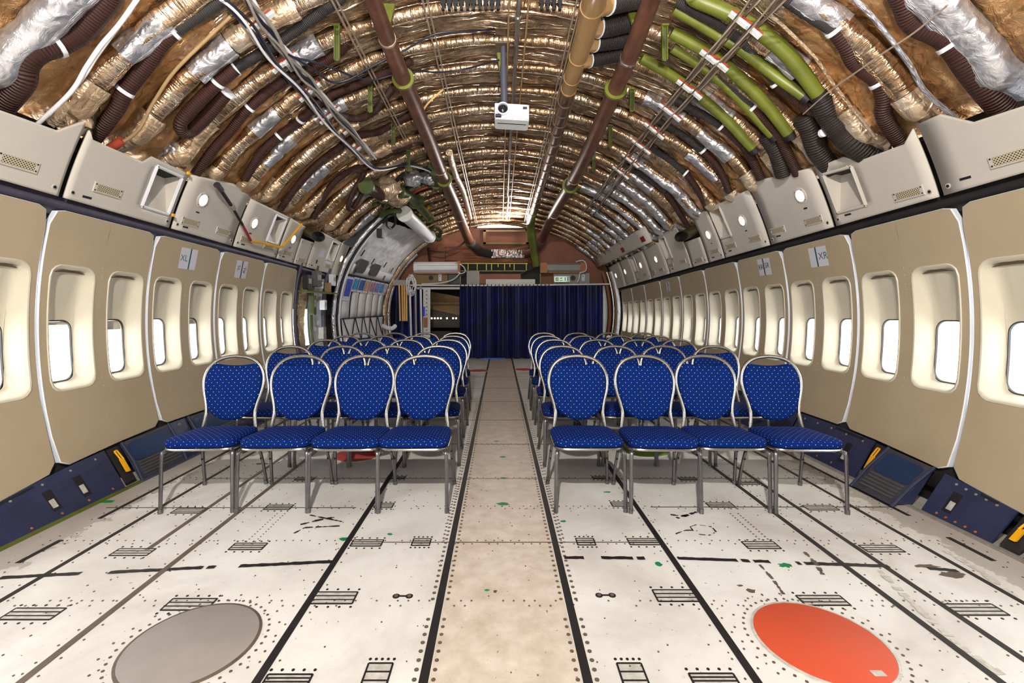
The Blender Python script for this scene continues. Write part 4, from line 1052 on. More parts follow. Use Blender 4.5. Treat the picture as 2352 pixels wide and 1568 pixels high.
for px, py in ((609, 40), (588, 58), (665, 134), (640, 152), (721, 201), (700, 220), (769, 255), (746, 273), (799, 298), (826, 338)):
    blocks(px, py, .21, 0, 'red and white cable clamp under the left cable bundles').__setitem__('group', 'cable clamps on the left')
RB = [((1698, 43), (1729, 67)), ((1628, 129), (1655, 147)), ((1572, 196), (1597, 213)), ((1529, 249), (1550, 265)), ((1494, 292), (1513, 308)), ((1465, 330), (1483, 343)), ((1440, 362), (1457, 375)), ((1418, 389), (1435, 402))]
for a, b in RB:
    for px, py in (a, b): blocks(px, py, .25, 1, 'red and white cable clamp on the wires of the right ceiling', .15).__setitem__('group', 'cable clamps on the right')
for side, lab in ((0, 'inner wire bundle through the red clamps on the right ceiling'), (1, 'outer wire bundle through the red clamps on the right ceiling')):
    pts = [(1745, -12) if side == 0 else (1812, -20)] + [q[side] for q in RB] + ([(1385, 432), (1345, 485)] if side == 0 else [(1400, 445), (1362, 497)])
    cables(lab, pts, .235, [(0, 0, .008, 'cable'), (.03, .015, .008, 'wire'), (-.03, -.012, .007, 'cable'), (.055, .03, .006, 'cable'), (-.05, -.03, .006, 'wire')], 'wire_bundle')
# light green hangers
def hanger(px, y0, y1, inset, label, w=.045):
    c = CE(px, y0, inset); Y = c.y; a = P(px, y0, Y); b = P(px, y1, Y); t = thing('hanger_bracket', label, 'bracket')
    h = a.z - b.z
    m = M(); m.box((-w / 2, 0, -h), (-w / 2 + .006, .03, .03), lambda x, y, z: a + Vector((x, y, z))); m.box((w / 2 - .006, 0, -h), (w / 2, .03, .03), lambda x, y, z: a + Vector((x, y, z))); m.build('side_flange', MAT['green'], t, smooth=False)
    m = M(); m.box((-w / 2, .024, -h), (w / 2, .03, .03), lambda x, y, z: a + Vector((x, y, z))); m.build('web', MAT['greendark'], t, smooth=False)
    m = M(); m.box((-w * .6, -.01, .02), (w * .6, .04, .035), lambda x, y, z: a + Vector((x, y, z))); m.build('foot', MAT['green'], t, smooth=False)
for px, a, b, lab in ((773, 65, 136, 'nearest light green hanger left of the left red-brown duct'), (850, 195, 256, 'second light green hanger left of the left red-brown duct'), (903, 285, 331, 'third light green hanger left of the left red-brown duct'), (938, 350, 392, 'last light green hanger left of the duct, above the door mechanism'),
                      (1528, 65, 136, 'nearest light green hanger right of the right red-brown duct'), (1452, 210, 254, 'second light green hanger right of the right red-brown duct'), (1402, 293, 336, 'third light green hanger right of the right red-brown duct'), (1364, 355, 393, 'last light green hanger right of the right red-brown duct')):
    hanger(px, a, b, .12, lab)
for px, a, b, lab in ((892, 8, 50, 'green wedge bracket touching the left red-brown duct'), (1458, 28, 52, 'green wedge bracket touching the right red-brown duct'), (1153, 120, 172, 'pale green hanger left of the projector pole')):
    c = CE(px, a, .10); A, B = P(px, a, c.y), P(px - (6 if px < 1000 else 0), b, c.y)
    m = M(); m.prism([(-.05, 0), (.05, 0), (.02, B.z - A.z), (-.02, B.z - A.z)], .03, lambda x, y, z: A + Vector((x, z, y))); tag(m.build('hanger_bracket', MAT['green'], None, smooth=False), lab, 'bracket')
# foil strip hanging loose from the ceiling left of the projector
run('loose_foil_tube', 'pale foil tube running along the ceiling beside the left duct, near the rear', [P(1032, 350, 6.6), P(1046, 400, 7.6), P(1064, 440, 8.8), P(1080, 500, 11.0)], .05, 'foil_pale', 'tube')
run('conduit', 'thin pale wooden rod leaning between ceiling and left duct', [P(973, 252, 5.2), P(985, 235, 5.1), P(1018, 205, 5.0)], .010, 'stick')
# ---------------------------------------------------------------- projector on its pole
PY = 4.42
t = thing('projector', 'white projector hanging from the ceiling on a slate pole', 'projector')
pp = lambda px, py, d=0.0: P(px, py, PY) + Vector((0, d, 0))
m = M(); m.tube([pp(1156, 95, .1), pp(1157, 150, .1)], .026, 16); m.tube([pp(1156.5, 140, .1), pp(1159, 238, .1)], .034, 16); po = m.build('pole', MAT['pole'], t)
m = M(); m.box((-.075, -.05, -.02), (.06, .12, .16), lambda x, y, z: pp(1156, 90, .08) + Vector((x, y, z))); m.build('ceiling_bracket', MAT['cable'], t, smooth=False)
m = M(); W = (1216 - 1136) * PY / FOC; cxp = P((1216 + 1136) / 2, 265, PY)
def bx(w, d, z0, z1, yo=0.0, bev=.02, name='body', mt='projector', cx=0.0, par=t, tilt=0.0):
    q = M(); o_ = rrect(w, d, bev, 4); T = lambda x, y, z: cxp + Vector((cx + x, y + .15 + yo, z - (x + cx) * .06 + tilt * y)); q.prism(o_, z1 - z0, lambda x, y, z: T(x, y, z0 + z)); return q.build(name, MAT[mt], par, smooth=True, angle=35)
body = bx(W, .27, -.022, .115)
bx(W * .96, .25, -.030, -.022, .004, name='bottom_cover', mt='offwhite')
m = M(); m.box((-W * .42, .12, -.034), (W * .42, .130, -.030), lambda x, y, z: cxp + Vector((x, y, z - x * .06))); m.build('slot', MAT['ink'], t, smooth=False)
lc = P(1155, 250, PY) + Vector((0, .012, 0)); T = lambda x, y, z: lc + Vector((x, -z, y))
m = M(); circ = lambda r, c: [T(r * math.cos(2 * PI * k / 28), r * math.sin(2 * PI * k / 28), c) for k in range(28)]
m.loops([circ(.060, -.04), circ(.060, .030), circ(.048, .034), circ(.045, .004)]); lr = m.build('lens_ring', MAT['projector'], t)
m = M(); m.loops([circ(.046, .006), circ(.030, .018), circ(.010, .022)], True); m.build('lens', MAT['glassdark'], lr)
m = M(); e = P(1143, 265, PY); m.tube([e + Vector((-.02, 0, 0)), e + Vector((.035, -.005, -.004))], .016, 10); m.build('lens_cap', MAT['ink'], t)
m = M(); m.box((-.02, 0, -.01), (.02, .01, .012), lambda x, y, z: P(1206, 247, PY) + Vector((x, y + .008, z))); m.build('sensor_window', MAT['ink'], t, smooth=False)
# short fixtures hanging in two combs at the top of the photo
m = M()
for px0, n in ((1018, 10), (1244, 4)):
    for k in range(n):
        c = CE(px0 + k * 14, 2, .06); mm = M(); mm.box((-.012, -.01, -.075), (.012, .02, 0.06), lambda x, y, z: c + Vector((x, y, z))); mm.box((-.02, -.012, -.03), (.02, .022, .0), lambda x, y, z: c + Vector((x, y, z)))
        tag(mm.build('cable_clip', MAT['black'], None, smooth=False), 'small black clip hanging in the row at the top edge, ' + ('left of the pole' if n == 10 else 'right of the pole'), 'clip', 'black clips left of the pole' if n == 10 else 'black clips right of the pole')

# wire wraps, rods and scrunched foil between the frames
for pts, r, mt, lab in (([(318, -6), (275, 55), (232, 105), (198, 155), (160, 215), (128, 300)], .013, 'cablewhite', 'white wrapped wire bundle beside the second left frame'), ([(300, 25), (262, 75), (222, 130), (186, 185), (140, 262)], .010, 'offwhite', 'thinner white wrapped wire beside the second left frame'),
                        ([(530, 38), (480, 85), (400, 165), (350, 240), (312, 305), (280, 352)], .012, 'tanboard', 'tan rod following the third left frame down to a red connector'), ([(1960, -5), (2005, 40), (2050, 95), (2090, 150), (2130, 215), (2172, 300)], .014, 'tape', 'silver wire wrap beside the second right frame'),
                        ([(1765, 30), (1815, 75), (1870, 130), (1905, 180), (1950, 240), (2000, 320)], .011, 'foil_pale', 'pale wire wrap beside the third right frame')):
    run('wire_wrap', lab, trace(pts, .15), r, mt, 'wire', sub=2)
run('thin_cord', 'thin pale cord strung across the upper right hoses', [CE(a, b, .28) for a, b in ((2176, 12), (2100, 75), (2035, 118), (1975, 160), (1905, 210), (1845, 262))], .005, 'wire', 'cord')
m = M(); m.tube(trace([(297, 322), (288, 338), (280, 352)], .15), .03, 10); tag(m.build('red_connector', MAT['redblock']), 'red banded connector at the lower end of the tan rod', 'connector')
def crumple(px, py, r, mt, lab, inset=.1, sx=1.0, sz=1.0):
    c = CEx(px, py, inset); m = M()
    m.grid(lambda th, ph: c + Vector((sx * math.cos(th) * math.sin(ph), math.sin(th) * math.sin(ph), sz * math.cos(ph))) * r * (1 + .5 * nz(math.cos(th) * 2.2 + px, math.sin(th) * 2.2, math.cos(ph) * 2.4) + .25 * nz(math.cos(th) * 6 + px, math.sin(th) * 6, math.cos(ph) * 6)), lin(0, 2 * PI, 30), lin(.001, PI, 18), uvf=lambda a, b: (a * r, b * r))
    tag(m.build('foil_bundle', MAT[mt], None, angle=180), lab, 'foil bundle')
crumple(178, 240, .11, 'foil_pale', 'pale foil bulge above the notch of the first left upper panels', -.02, .8, 1.6)
crumple(392, 345, .09, 'tape', 'grey scrunched foil above the framed white wedge recess', -.03)
for px, py, lab in ((433, 398, 'yellow cleat at the top corner of the left lamp panel'), (398, 494, 'yellow tag in the slit left of the left lamp panel')):
    c = CW(px, py, -.05); m = M(); m.box((-.008, -.012, -.012), (.008, .012, .012), lambda a, b, z: c + Vector((a, b, z))); tag(m.build('yellow_tag', MAT['yellow'], None, smooth=False), lab, 'tag')
# ---------------------------------------------------------------- rear bulkhead and what hangs on it
YB = 12.85
m = M(); arc = [hull(math.radians(a), YB, -.1) for a in range(15, 166, 3)]
m.poly([Vector((3.25, YB, 1.92))] + arc + [Vector((-3.25, YB, 1.92))]); struct(m.build('wall_back', MAT['brownwall'], smooth=False))
def pbox(name, mat, x0, y0, x1, y1, Y, th=.05, parent=None, bev=0.0, smooth=False):
    a, b = P(x0, y1, Y), P(x1, y0, Y); m = M()
    if bev:
        w, h = b.x - a.x, b.z - a.z; c = (a + b) / 2
        m.prism(rrect(w, h, bev, 4), th, lambda x, y, z: Vector((c.x + x, Y + th - z, c.z + y)))
    else: m.box((a.x, Y, a.z), (b.x, Y + th, b.z))
    return m.build(name, MAT[mat] if isinstance(mat, str) else mat, parent, smooth=smooth)
def pthing(name, label, cat, x, y, Y): return thing(name, label, cat, (0, 0, 0))
struct(pbox('trim_10', 'dark', 1056, 604, 1242, 656, 12.75, .05))  # dark sheet painted in place of the unlit void above the curtain
t = pthing('ceiling_light_strip', 'white light strip at the top of the brown rear wall', 'light', 0, 0, 0)
pbox('housing', 'offwhite', 1096, 511, 1212, 523, 12.66, .12, t); pbox('tube', 'strip', 1099, 513, 1209, 520, 12.62, .04, t)
t = pthing('perforated_plate', 'brown perforated plate above the light strip on the rear wall', 'plate', 0, 0, 0)
pbox('plate', 'brownwall', 1098, 497, 1206, 510, 12.7, .03, t)
for k in range(20):
    if 9 < k < 13: continue
    pbox('hole', 'dark', 1106 + k * 4.6, 505, 1108 + k * 4.6, 508.5, 12.69, .012, t)
t = pthing('wall_pocket', 'brown framed pocket in the middle of the rear wall', 'panel', 0, 0, 0)
pbox('back_sheet', 'brownwall', 1113, 531, 1211, 560, 12.76, .04, t)
for e in ((1110, 528, 1116, 562), (1208, 528, 1214, 562), (1110, 556, 1214, 561), (1110, 528, 1214, 532)): pbox('frame_bar', 'tanboard', *e, 12.70, .06, t)
def cloth(name, x0, y0, x1, y1, Y, mat, label, amp=.03, fx=3.0, fz=14.0, cat='cloth'):
    a, b = P(x0, y1, Y), P(x1, y0, Y); m = M()
    m.grid(lambda u, v: Vector((lerp(a.x, b.x, u), Y - amp * (nz(u * fx, v * fz * .25, 2.2) + .5 * nz(u * fx * 3, v * fz * .6, 5)), lerp(a.z, b.z, v) + .02 * nz(u * 3, 7, v))), lin(0, 1, 50), lin(0, 1, 24), uvf=lambda u, v: (u * (b.x - a.x), v * (b.z - a.z)))
    return tag(m.build(name, MAT[mat], None, solid=.004, angle=180), label, cat)
cloth('pleated_cloth', 1022, 567, 1215, 604, 12.72, 'brownwall', 'creased brown cloth hanging across the lower rear wall', .09, 2.5, 26)
cloth('foil_sheet', 1128, 573, 1205, 592, 12.5, 'tape', 'pale crinkled foil sheet wrapped round the hose on the rear wall', .04, 6, 6, 'foil sheet')
for pts, r, mt, lab in (([(1078, 553), (1086, 563), (1104, 577), (1130, 583)], .12, 'hoseblack', 'black elbow hose at the end of the left red-brown duct'), ([(1244, 552), (1238, 566), (1224, 578), (1202, 584)], .11, 'brownduct', 'brown elbow at the end of the right red-brown duct')):
    t = thing('elbow_hose', lab, 'hose'); path = spline([P(a, b, Y) for (a, b), Y in zip(pts, (12.1, 12.35, 12.5, 12.6))], 6)
    m = M(); m.tube(path, r, 16); m.build('hose', MAT[mt], t); m = M(); m.tube([path[0], path[3]], r * 1.12, 16); m.build('cuff', MAT['darkgrey'], t)
t = pthing('yellow_rack', 'yellow-green metal rack below the brown cloth', 'rack', 0, 0, 0)
for y in (604, 621): pbox('rail', 'green' if y > 610 else 'rackyellow', 1058, y, 1212, y + 2, 12.6, .03, t)
for x in (1074, 1095, 1116, 1128, 1143, 1158, 1170, 1180, 1208): pbox('post', 'rackyellow', x, 605, x + 2, 620 if x not in (1143, 1170) else 613, 12.58, .03, t)
for x in (1056, 1240): 
    q = pthing('green_post', 'thin green post ' + ('left' if x < 1100 else 'right') + ' of the dark gap above the curtain', 'post', 0, 0, 0); pbox('post', 'green', x, 622, x + 2.5, 656, 12.5, .03, q)
def tubelight(x0, x1, y0, y1, mat, ends, label):
    t = pthing('tube_light', label, 'light'  , 0, 0, 0); Y = 12.35
    a, b = P(x0, (y0 + y1) / 2, Y), P(x1, (y0 + y1) / 2, Y); h = (y1 - y0) / 2 * Y / FOC
    m = M(); sec = [(-.10, -h), (.02, -h * .95), (.09, -h * .55), (.11, 0), (.09, h * .55), (.02, h * .95), (-.10, h)]
    r = lambda x: [Vector((x, Y - c, a.z + z)) for c, z in sec]
    m.loops([r(a.x), r(b.x)]); i0 = [m.add(p) for p in r(a.x)]; m.face(*i0); i1 = [m.add(p) for p in r(b.x)]; m.face(*reversed(i1)); m.build('diffuser', MAT[mat], t, angle=30, fixn=True)
    for e0, e1 in ends: pbox('end_piece', 'wood', e0, y0 - 1, e1, y1 + 1.5, Y - .11, .2, t)
    pbox('wood_strip', 'wood', x0 + 3, y1 - .5, x1, y1 + 1.5, Y - .06, .12, t)
    for yy in (lerp(y0, y1, .3), lerp(y0, y1, .72)): pbox('seam', 'greypanel', x0 + 6, yy, x1 - 2, yy + .8, Y - .108, .02, t)
tubelight(951, 1053, 601, 627, 'white', ((1051, 1057),), 'white half-round wall light with wooden end, left above the curtain')
tubelight(1256, 1333, 604, 625, 'greypanel', ((1241, 1257), (1333, 1345)), 'grey half-round wall light with brown ends, right above the curtain')
for x0, x1, hx, sx, lab in ((944, 1028, 990, 1010, 'left'), (1271, 1354, 1316, 1339, 'right')):
    t = pthing('speaker_board', 'tan board with a round black hole and a switch, %s above the curtain' % lab, 'board', 0, 0, 0)
    pbox('board', 'tanboard' if lab == 'left' else 'greypanel', x0, 627, x1, 653, 12.5, .03, t)
    c = P(hx, 638, 12.5); m = M(); m.disc(lambda a, b, z: Vector((c.x + a, c.y - z, c.z + b)), .062, .012, 22); m.build('black_hole', MAT['black'], t, smooth=False)
    m = M(); m.tube([c + Vector((.068 * math.cos(k * PI / 12), -.012, .068 * math.sin(k * PI / 12))) for k in range(24)], .012, 6, closed=True); m.build('ring', MAT['tanboard'], t)
    pbox('switch', 'white', sx - 3, 629, sx + 4, 645, 12.46, .04, t); pbox('switch_button', 'ink', sx - .5, 633, sx + 1, 635.5, 12.45, .02, t)
for nm, mt, x0, y0, x1, y1, Y, lab in (('loose_board', 'greypanel', 1072, 622, 1101, 654, 12.42, 'grey loose panel standing in the gap left above the curtain'), ('loose_board', 'darkgrey', 1030, 630, 1056, 652, 12.44, 'dark grey loose panel beside the left speaker board'), ('loose_board', 'brownwall', 1100, 629, 1196, 652, 12.45, 'brown loose panel lying behind the white sheet above the curtain'), ('loose_sheet', 'offwhite', 1116, 641, 1229, 654, 12.36, 'white sheet lying on the curtain rail in front of the brown panel')):
    tag(pbox(nm, mt, x0, y0, x1, y1, Y, .03), lab, 'panel')
m = M(); m.tube([P(1196, 628, 12.4), P(1230, 614, 12.4)], .018, 8); tag(m.build('black_rod', MAT['black']), 'thin black rod leaning towards the yellow-green pipe', 'rod')
# exit sign
t = pthing('exit_sign', 'lit green and white exit sign above the right part of the curtain', 'exit sign', 0, 0, 0); YS = 12.3
pbox('sign_box', 'white', 1272.5, 633.8, 1309, 648, YS, .09, t); pbox('lit_face', 'exitlit', 1274, 635.2, 1302, 646.8, YS - .012, .012, t)
def spoly(pts, mat, nm, d=.016):
    m = M(); m.poly([P(x, y, YS - d) for x, y in reversed(pts)]); return m.build(nm, MAT[mat], t, smooth=False)
spoly([(1276, 637), (1283, 637), (1283, 644.8), (1276, 644.8)], 'exitgreen', 'arrow_field'); spoly([(1277, 641), (1280.3, 638), (1280.3, 639.8), (1284, 639.8), (1284, 642.2), (1280.3, 642.2), (1280.3, 644)], 'white', 'arrow', .02)
spoly([(1286, 638.6), (1289, 637.2), (1292.5, 637.2), (1291, 639.4), (1287, 640.2)], 'exitgreen', 'figure_field'); spoly([(1285, 642.4), (1289, 643.2), (1292, 642.6), (1292, 644.8), (1286, 644.8)], 'exitgreen', 'figure_legs'); spoly([(1297, 636.5), (1299.3, 636.5), (1299.3, 644.7), (1297, 644.7)], 'exitgreen', 'door_mark'); spoly([(1303.3, 635.6), (1305.4, 635.6), (1305.4, 643.6), (1303.3, 643.6)], 'exitgreen', 'side_mark', .0126)
# curtain rod and curtains
t = thing('curtain_rod', 'pale curtain rod across the rear of the cabin', 'rod'); m = M(); m.tube([P(940, 655, 12.2), P(1150, 655.5, 12.2), P(1402, 652, 12.2)], .022, 10); m.build('rod', MAT['white'], t); m = M(); m.tube([P(958, 662, 12.2), P(1056, 662, 12.2)], .03, 8); m.build('lower_tube', MAT['white'], t)
def curtain(x0, x1, ytop, ybot, Y, pleat, amp, label, seed, hem=None):
    a, b = P(x0, ybot, Y), P(x1, ytop, Y); W = b.x - a.x; n = int(W / .018); m = M()
    def fn(u, v):
        x = a.x + u * W; ph = x / pleat * 2 * PI + 1.6 * nz(x * 1.1, seed, 3.3)
        A = amp * (.55 + .6 * abs(nz(x * .9, seed, 1.1)) ) * lerp(1.0, .8, v)
        y = Y + A * math.sin(ph) + .35 * A * math.sin(ph * 2.3 + seed) + .03 * nz(x * 2, v * 2, seed)
        return Vector((x + .012 * math.cos(ph) + .02 * (1 - v) * nz(x * .7, 9, seed), y, lerp(max(a.z, .015), b.z, v)))
    m.grid(fn, lin(0, 1, n), lin(0, 1, 10)); o = m.build('curtain', MAT['curtain'], None, angle=180); tag(o, label, 'curtain')
    m = M()
    for k in range(int(W / .10)):
        x = a.x + .05 + k * .10; m.box((x - .012, Y - .03, b.z - .004), (x + .012, Y + .03, b.z + .05))
    m.build('curtain_hooks', MAT['black'], o, smooth=False)
    return o
o = curtain(1054, 1268, 657, 822.5, 12.2, .27, .13, 'wide dark blue curtain closing the rear of the cabin', 1.0)
m = M(); q0, q1 = P(1112, 823, 12.12), P(1160, 823, 12.12); m.box((q0.x, 12.05, .002), (q1.x, 12.12, .03)); m.build('bright_hem', plain('hem_bright_blue', sr(20, 110, 225), .5), o, smooth=False)
curtain(1266, 1384, 655, 812, 12.25, .27, .10, 'dark blue curtain at the right of the rear wall, below the exit sign', 2.0)
curtain(902, 974, 656, 822, 12.5, .16, .05, 'narrow dark blue curtain behind the leaning sticks on the left', 3.0)
# things leaning at the left end of the curtain
for k, (x, xb) in enumerate(((917, 919), (923.5, 925), (928.5, 929.5), (933.5, 934))):
    m = M(); m.tube([P(x, 654, 11.9), P(xb, 737, 11.9)], .022, 8); tag(m.build('wooden_stick', MAT['stick']), 'pale wooden stick hanging in front of the narrow blue curtain', 'stick', 'pale wooden sticks')
for x, xb, y1, r, mt, lab in ((941, 946, 782, .03, 'white', 'white pole leaning below the coiled cable'), (954, 957, 782, .028, 'greypanel', 'grey pole between the two white poles'), (966, 970, 778, .026, 'white', 'white pole next to the perforated post')):
    t = thing('pole', lab, 'pole'); m = M(); m.tube([P(x, 660, 12.0), P(xb, y1 + 45, 12.0)], r, 10); m.build('shaft', MAT[mt], t); m = M(); m.tube([P(x, 658, 12.0), P(x + .2, 664, 12.0)], r * 1.2, 10); m.build('end_cap', MAT['greypanel'], t)
tag(pbox('grey_plate', 'greypanel', 902, 643, 936, 655, 11.95, .04), 'grey plate above the pale wooden sticks', 'plate')
t = thing('perforated_post', 'white perforated post left of the open doorway', 'post'); pbox('post', 'offwhite', 972, 661, 988, 826, 12.05, .05, t); pbox('edge', 'white', 985, 661, 988, 826, 12.03, .03, t)
for k in range(13): pbox('hole', 'dark', 979, 667 + k * 9, 981, 669.5 + k * 9, 12.04, .012, t)
pbox('brown_tag', 'wood', 973, 729, 982, 752, 12.035, .016, t); pbox('blue_tag', plain('tag_blue', sr(70, 70, 230), .5), 972, 704, 976, 726, 12.035, .016, t)
t = thing('coiled_cable', 'white cable hanging in a coil beside the curtain rod', 'cable'); rr = random.Random(4); m = M(); pts = []
for k in range(90):
    a = k * .55; R = .13 + .05 * math.sin(k * .7); pts.append(P(945, 655, 11.85) + Vector((R * math.cos(a) * .7 + rr.uniform(-.02, .02), -.03 + .05 * math.sin(k * .31), R * 1.5 * math.sin(a) + rr.uniform(-.02, .02))))
m.tube(spline(pts, 3), .009, 5); m.build('coil', MAT['cablewhite'], t)
for pts, lab in (([(1056, 606), (1066, 614), (1068, 624), (1058, 628), (1052, 624)], 'white cable looping round the end of the left wall light'), ([(1056, 628), (1040, 642), (1010, 650), (968, 652)], 'white cable running from the left wall light to the coil'), ([(1322, 601), (1338, 598), (1346, 606), (1346, 620), (1338, 625), (1332, 627), (1330, 640), (1326, 648)], 'white cable looping round the end of the right wall light')):
    m = M(); m.tube(spline([P(a, b, 12.15) for a, b in pts], 6), .014, 6); tag(m.build('light_cable', MAT['cablewhite']), lab, 'cable')
# what shows through the opening: the next compartment
t = thing('overhead_bin', 'beige overhead bins seen through the open doorway', 'overhead bin'); YR = 15.5
m = M(); A = lambda x, y, Y=YR: P(x, y, Y)
m.poly([A(950, 662), A(1100, 690), A(1100, 735), A(950, 700)]); m.build('bin_front', MAT['tanboard'], t, smooth=False)
m = M(); m.poly([A(950, 700, 15.6), A(1100, 735, 15.6), A(1100, 752, 15.6), A(950, 752, 15.6)]); m.build('bin_belly', MAT['darkgrey'], t, smooth=False)
tag(pbox('dark_counter', 'darkgrey', 985, 762, 1034, 826, 14.5, .5), 'dark cabinet standing beyond the open doorway', 'cabinet')
t = thing('light_row', 'row of small lights beyond the open doorway', 'light')
for k in range(9):
    if k in (4, 6): continue
    pbox('bulb', 'lamp', 990 + k * 7, 729, 993 + k * 7, 732.5, 15.2, .03, t)
lamp('next_cabin_lamp', 'POINT', (-1.5, 15.0, 2.0), 3, (1, .9, .8), .1)
# right end of the cabin: panel and curved door frame members
m = M(); m.grid(lambda z, v: Vector((lerp(2.66, wx(z) - .22, v), 12.28, z)), lin(.4, 1.9, 12), [0, 1]); tag(m.build('white_end_board', MAT['offwhite'], None, solid=.015), 'narrow white curved panel beside the right end of the curtain', 'panel')
for y, d, r, mt, lab in ((12.35, -.14, .05, 'brownwall', 'brown curved frame member beside the right end of the curtain'), (12.2, -.07, .035, 'chrome', 'bright curved frame member, middle one at the right door'), (11.9, -.02, .05, 'silver', 'silver curved frame member next to the last right wall panel'), (12.05, -.05, .025, 'tanboard', 'thin tan curved frame member at the right door')):
    m = M(); m.tube([WP(1, y, z, d) for z in lin(.02, 2.25, 24)], r, 10); tag(m.build('frame_member', MAT[mt]), lab, 'frame member')
t = thing('small_reel', 'small white reel on a black stand at the right end of the curtain', 'reel'); c = P(1398, 775, 11.6); m = M(); m.tube([c + Vector((0, -.03, 0)), c + Vector((0, .03, 0))], .06, 16); m.build('reel', MAT['white'], t); m = M(); m.box((-.05, -.04, -.775 + .09), (.05, .04, -.0), lambda a, b, z: c + Vector((a, b, z))); m.build('stand', MAT['black'], t, smooth=False)
# ---------------------------------------------------------------- left side: bare frames, then the cargo door
def DPt(y, z, c=0.0):
    q = min(.995, abs((z - ZC) / (RZ(y) - .06))) if z > ZC else 0
    x = 3.04 * math.sqrt(1 - q * q) if z > ZC else wx(z)
    n = Vector((x, 0, (z - ZC) * 1.15)).normalized()
    return Vector((-x + c * n.x, y, z - c * n.z))
for y0, y1, seed in ((6.92, 7.02, 1), (7.28, 7.5, 2), (7.76, 8.3, 3)):
    m = M(); m.grid(lambda y, z: WP(-1, y, z, .09 - .05 * nz(y * 5, z * 2.2, seed) - .02 * nz(y * 14, z * 9, seed)), lin(y0, y1, 10), lin(.05, 1.98, 46), uvf=lambda y, z: (z, y)); tag(m.build('wall_blanket', MAT['silver'] if seed != 2 else MAT['foil_pale'], None, angle=180), {1: 'narrow silver blanket strip right behind the last left wall panel', 2: 'bronze blanket strip between the two bare windows on the left', 3: 'wide silver blanket between the bare windows and the cargo door'}[seed], 'insulation blanket')
for y0, y1, lab in ((7.02, 7.28, 'first bare bright window behind the last left wall panel'), (7.5, 7.76, 'second bare bright window before the cargo door')):
    t = thing('bare_window', lab, 'window'); m = M(); m.grid(lambda y, z: WP(-1, y, z, .1), [y0, y1], lin(.05, .72, 4)); m.grid(lambda y, z: WP(-1, y, z, .1), [y0, y1], lin(1.3, 1.98, 6)); m.build('dark_liner', MAT['darkgrey'], t, solid=.004); m = M(); m.grid(lambda y, z: WP(-1, y, z, .13), [y0, y1], lin(.72, 1.3, 4)); m.build('pane', MAT['glass'], t)
for y, mt, r, lab in ((6.93, 'rail', .03, 'grey rib right behind the last left wall panel'), (7.52, 'greendark', .04, 'dark green rib between the bare windows'), (8.05, 'rail', .05, 'violet grey rib before the cargo door frame')):
    m = M(); m.tube([WP(-1, y, z, -.01) for z in lin(.02, 2.0, 20)], r, 8, flat=.7); tag(m.build('bare_rib', MAT[mt]), lab, 'rib')
m = M(); m.box((-2.99, 6.93, 1.56), (-2.86, 8.3, 1.585)); tag(m.build('green_ledge', MAT['green'], None, smooth=False), 'light green ledge crossing the bare ribs on the left', 'ledge')
rr = random.Random(8)
for k, (px, py, w, h, mt) in enumerate(((700, 648, .16, .22, 'black'), (722, 640, .2, .25, 'darkgrey'), (758, 643, .12, .2, 'white'), (729, 655, .1, .10, 'white'), (748, 660, .08, .16, 'tanduct'), (737, 700, .10, .16, 'offwhite'), (735, 765, .12, .2, 'cablegrey'), (712, 700, .1, .3, 'greendark'))):
    t = thing('equipment_box', ['black box above the green ledge, nearest the last left panel', 'dark grey box above the green ledge', 'tall white box above the green ledge by the door frame', 'small white box on the green ledge', 'orange-tan canister on the green ledge', 'small off-white box below the green ledge', 'grey box low on the bare ribs', 'dark green box below the green ledge'][k], 'box')
    c = P(px, py, 2.93 * FOC / (CX - px)); m = M(); m.prism(rrect(w, h, .015, 2), .08, lambda a, b, z: c + Vector((z, a, b))); m.build('case', MAT[mt], t, smooth=False); m = M(); m.box((.08, -w * .3, -h * .1), (.085, w * .3, h * .25), lambda a, b, z: c + Vector((a, b, z))); m.build('cover', MAT['greypanel' if mt != 'greypanel' else 'white'], t, smooth=False)
# cargo door
D0, D1 = 8.8, 12.0
t = thing('cargo_door', 'large cargo door lined with silver foil above and white strapped panels below', 'cargo door')
topz = lambda y: interp([(D0, 2.98), (11.0, 3.12), (D1, 3.10)], y)
m = M(); m.grid(lambda y, v: DPt(y, lerp(2.16, topz(y), v), .03 + .02 * nz(y * 2, v * 4, 1) + .02 * nz(y * 6, v * 9, 4)), lin(D0, D1, 60), lin(0, 1, 30), uvf=lambda y, v: (y, v)); m.build('silver_lining', MAT['silver'], t, angle=180)
m = M(); m.grid(lambda y, v: DPt(y, lerp(1.98, 2.18, v), .05), lin(D0, D1, 20), [0, .5, 1]); lb = m.build('white_band', MAT['offwhite'], t, solid=.01)
for y in (9.25, 10.2):
    m = M(); m.prism([(x, z) for x, z in rrect(.55, .26, .10, 5)], .03, lambda a, b, c: DPt(y + a, 2.17 + b, .065 + c)); m.build('dark_recess', MAT['darkgrey'], lb, smooth=False)
for y, z in ((8.9, 2.4), (9.75, 2.32), (10.7, 2.34), (11.5, 2.28), (9.0, 2.06), (11.2, 2.06)):
    m = M(); m.box((-.02, -.06, 0), (.02, .06, .012), lambda a, b, c: DPt(y + a, z + b, .07 + c)); m.build('latch_slot', MAT['ink'], t, smooth=False)
ed = lin(D0, D1, 6)
for k in range(6):
    m = M(); g = .035; m.grid(lambda y, z: DPt(y, z, .03), lin(ed[k] + g + (.05 if k == 1 else 0), ed[k + 1] - g, 2), lin(1.12, 1.90, 5)); m.build('upper_panel', MAT['offwhite'], t, solid=.012)
m = M(); m.grid(lambda y, z: DPt(y, z, .01), lin(D0, D1, 4), lin(.1, 1.98, 8)); m.build('dark_backing', MAT['rail'], t)
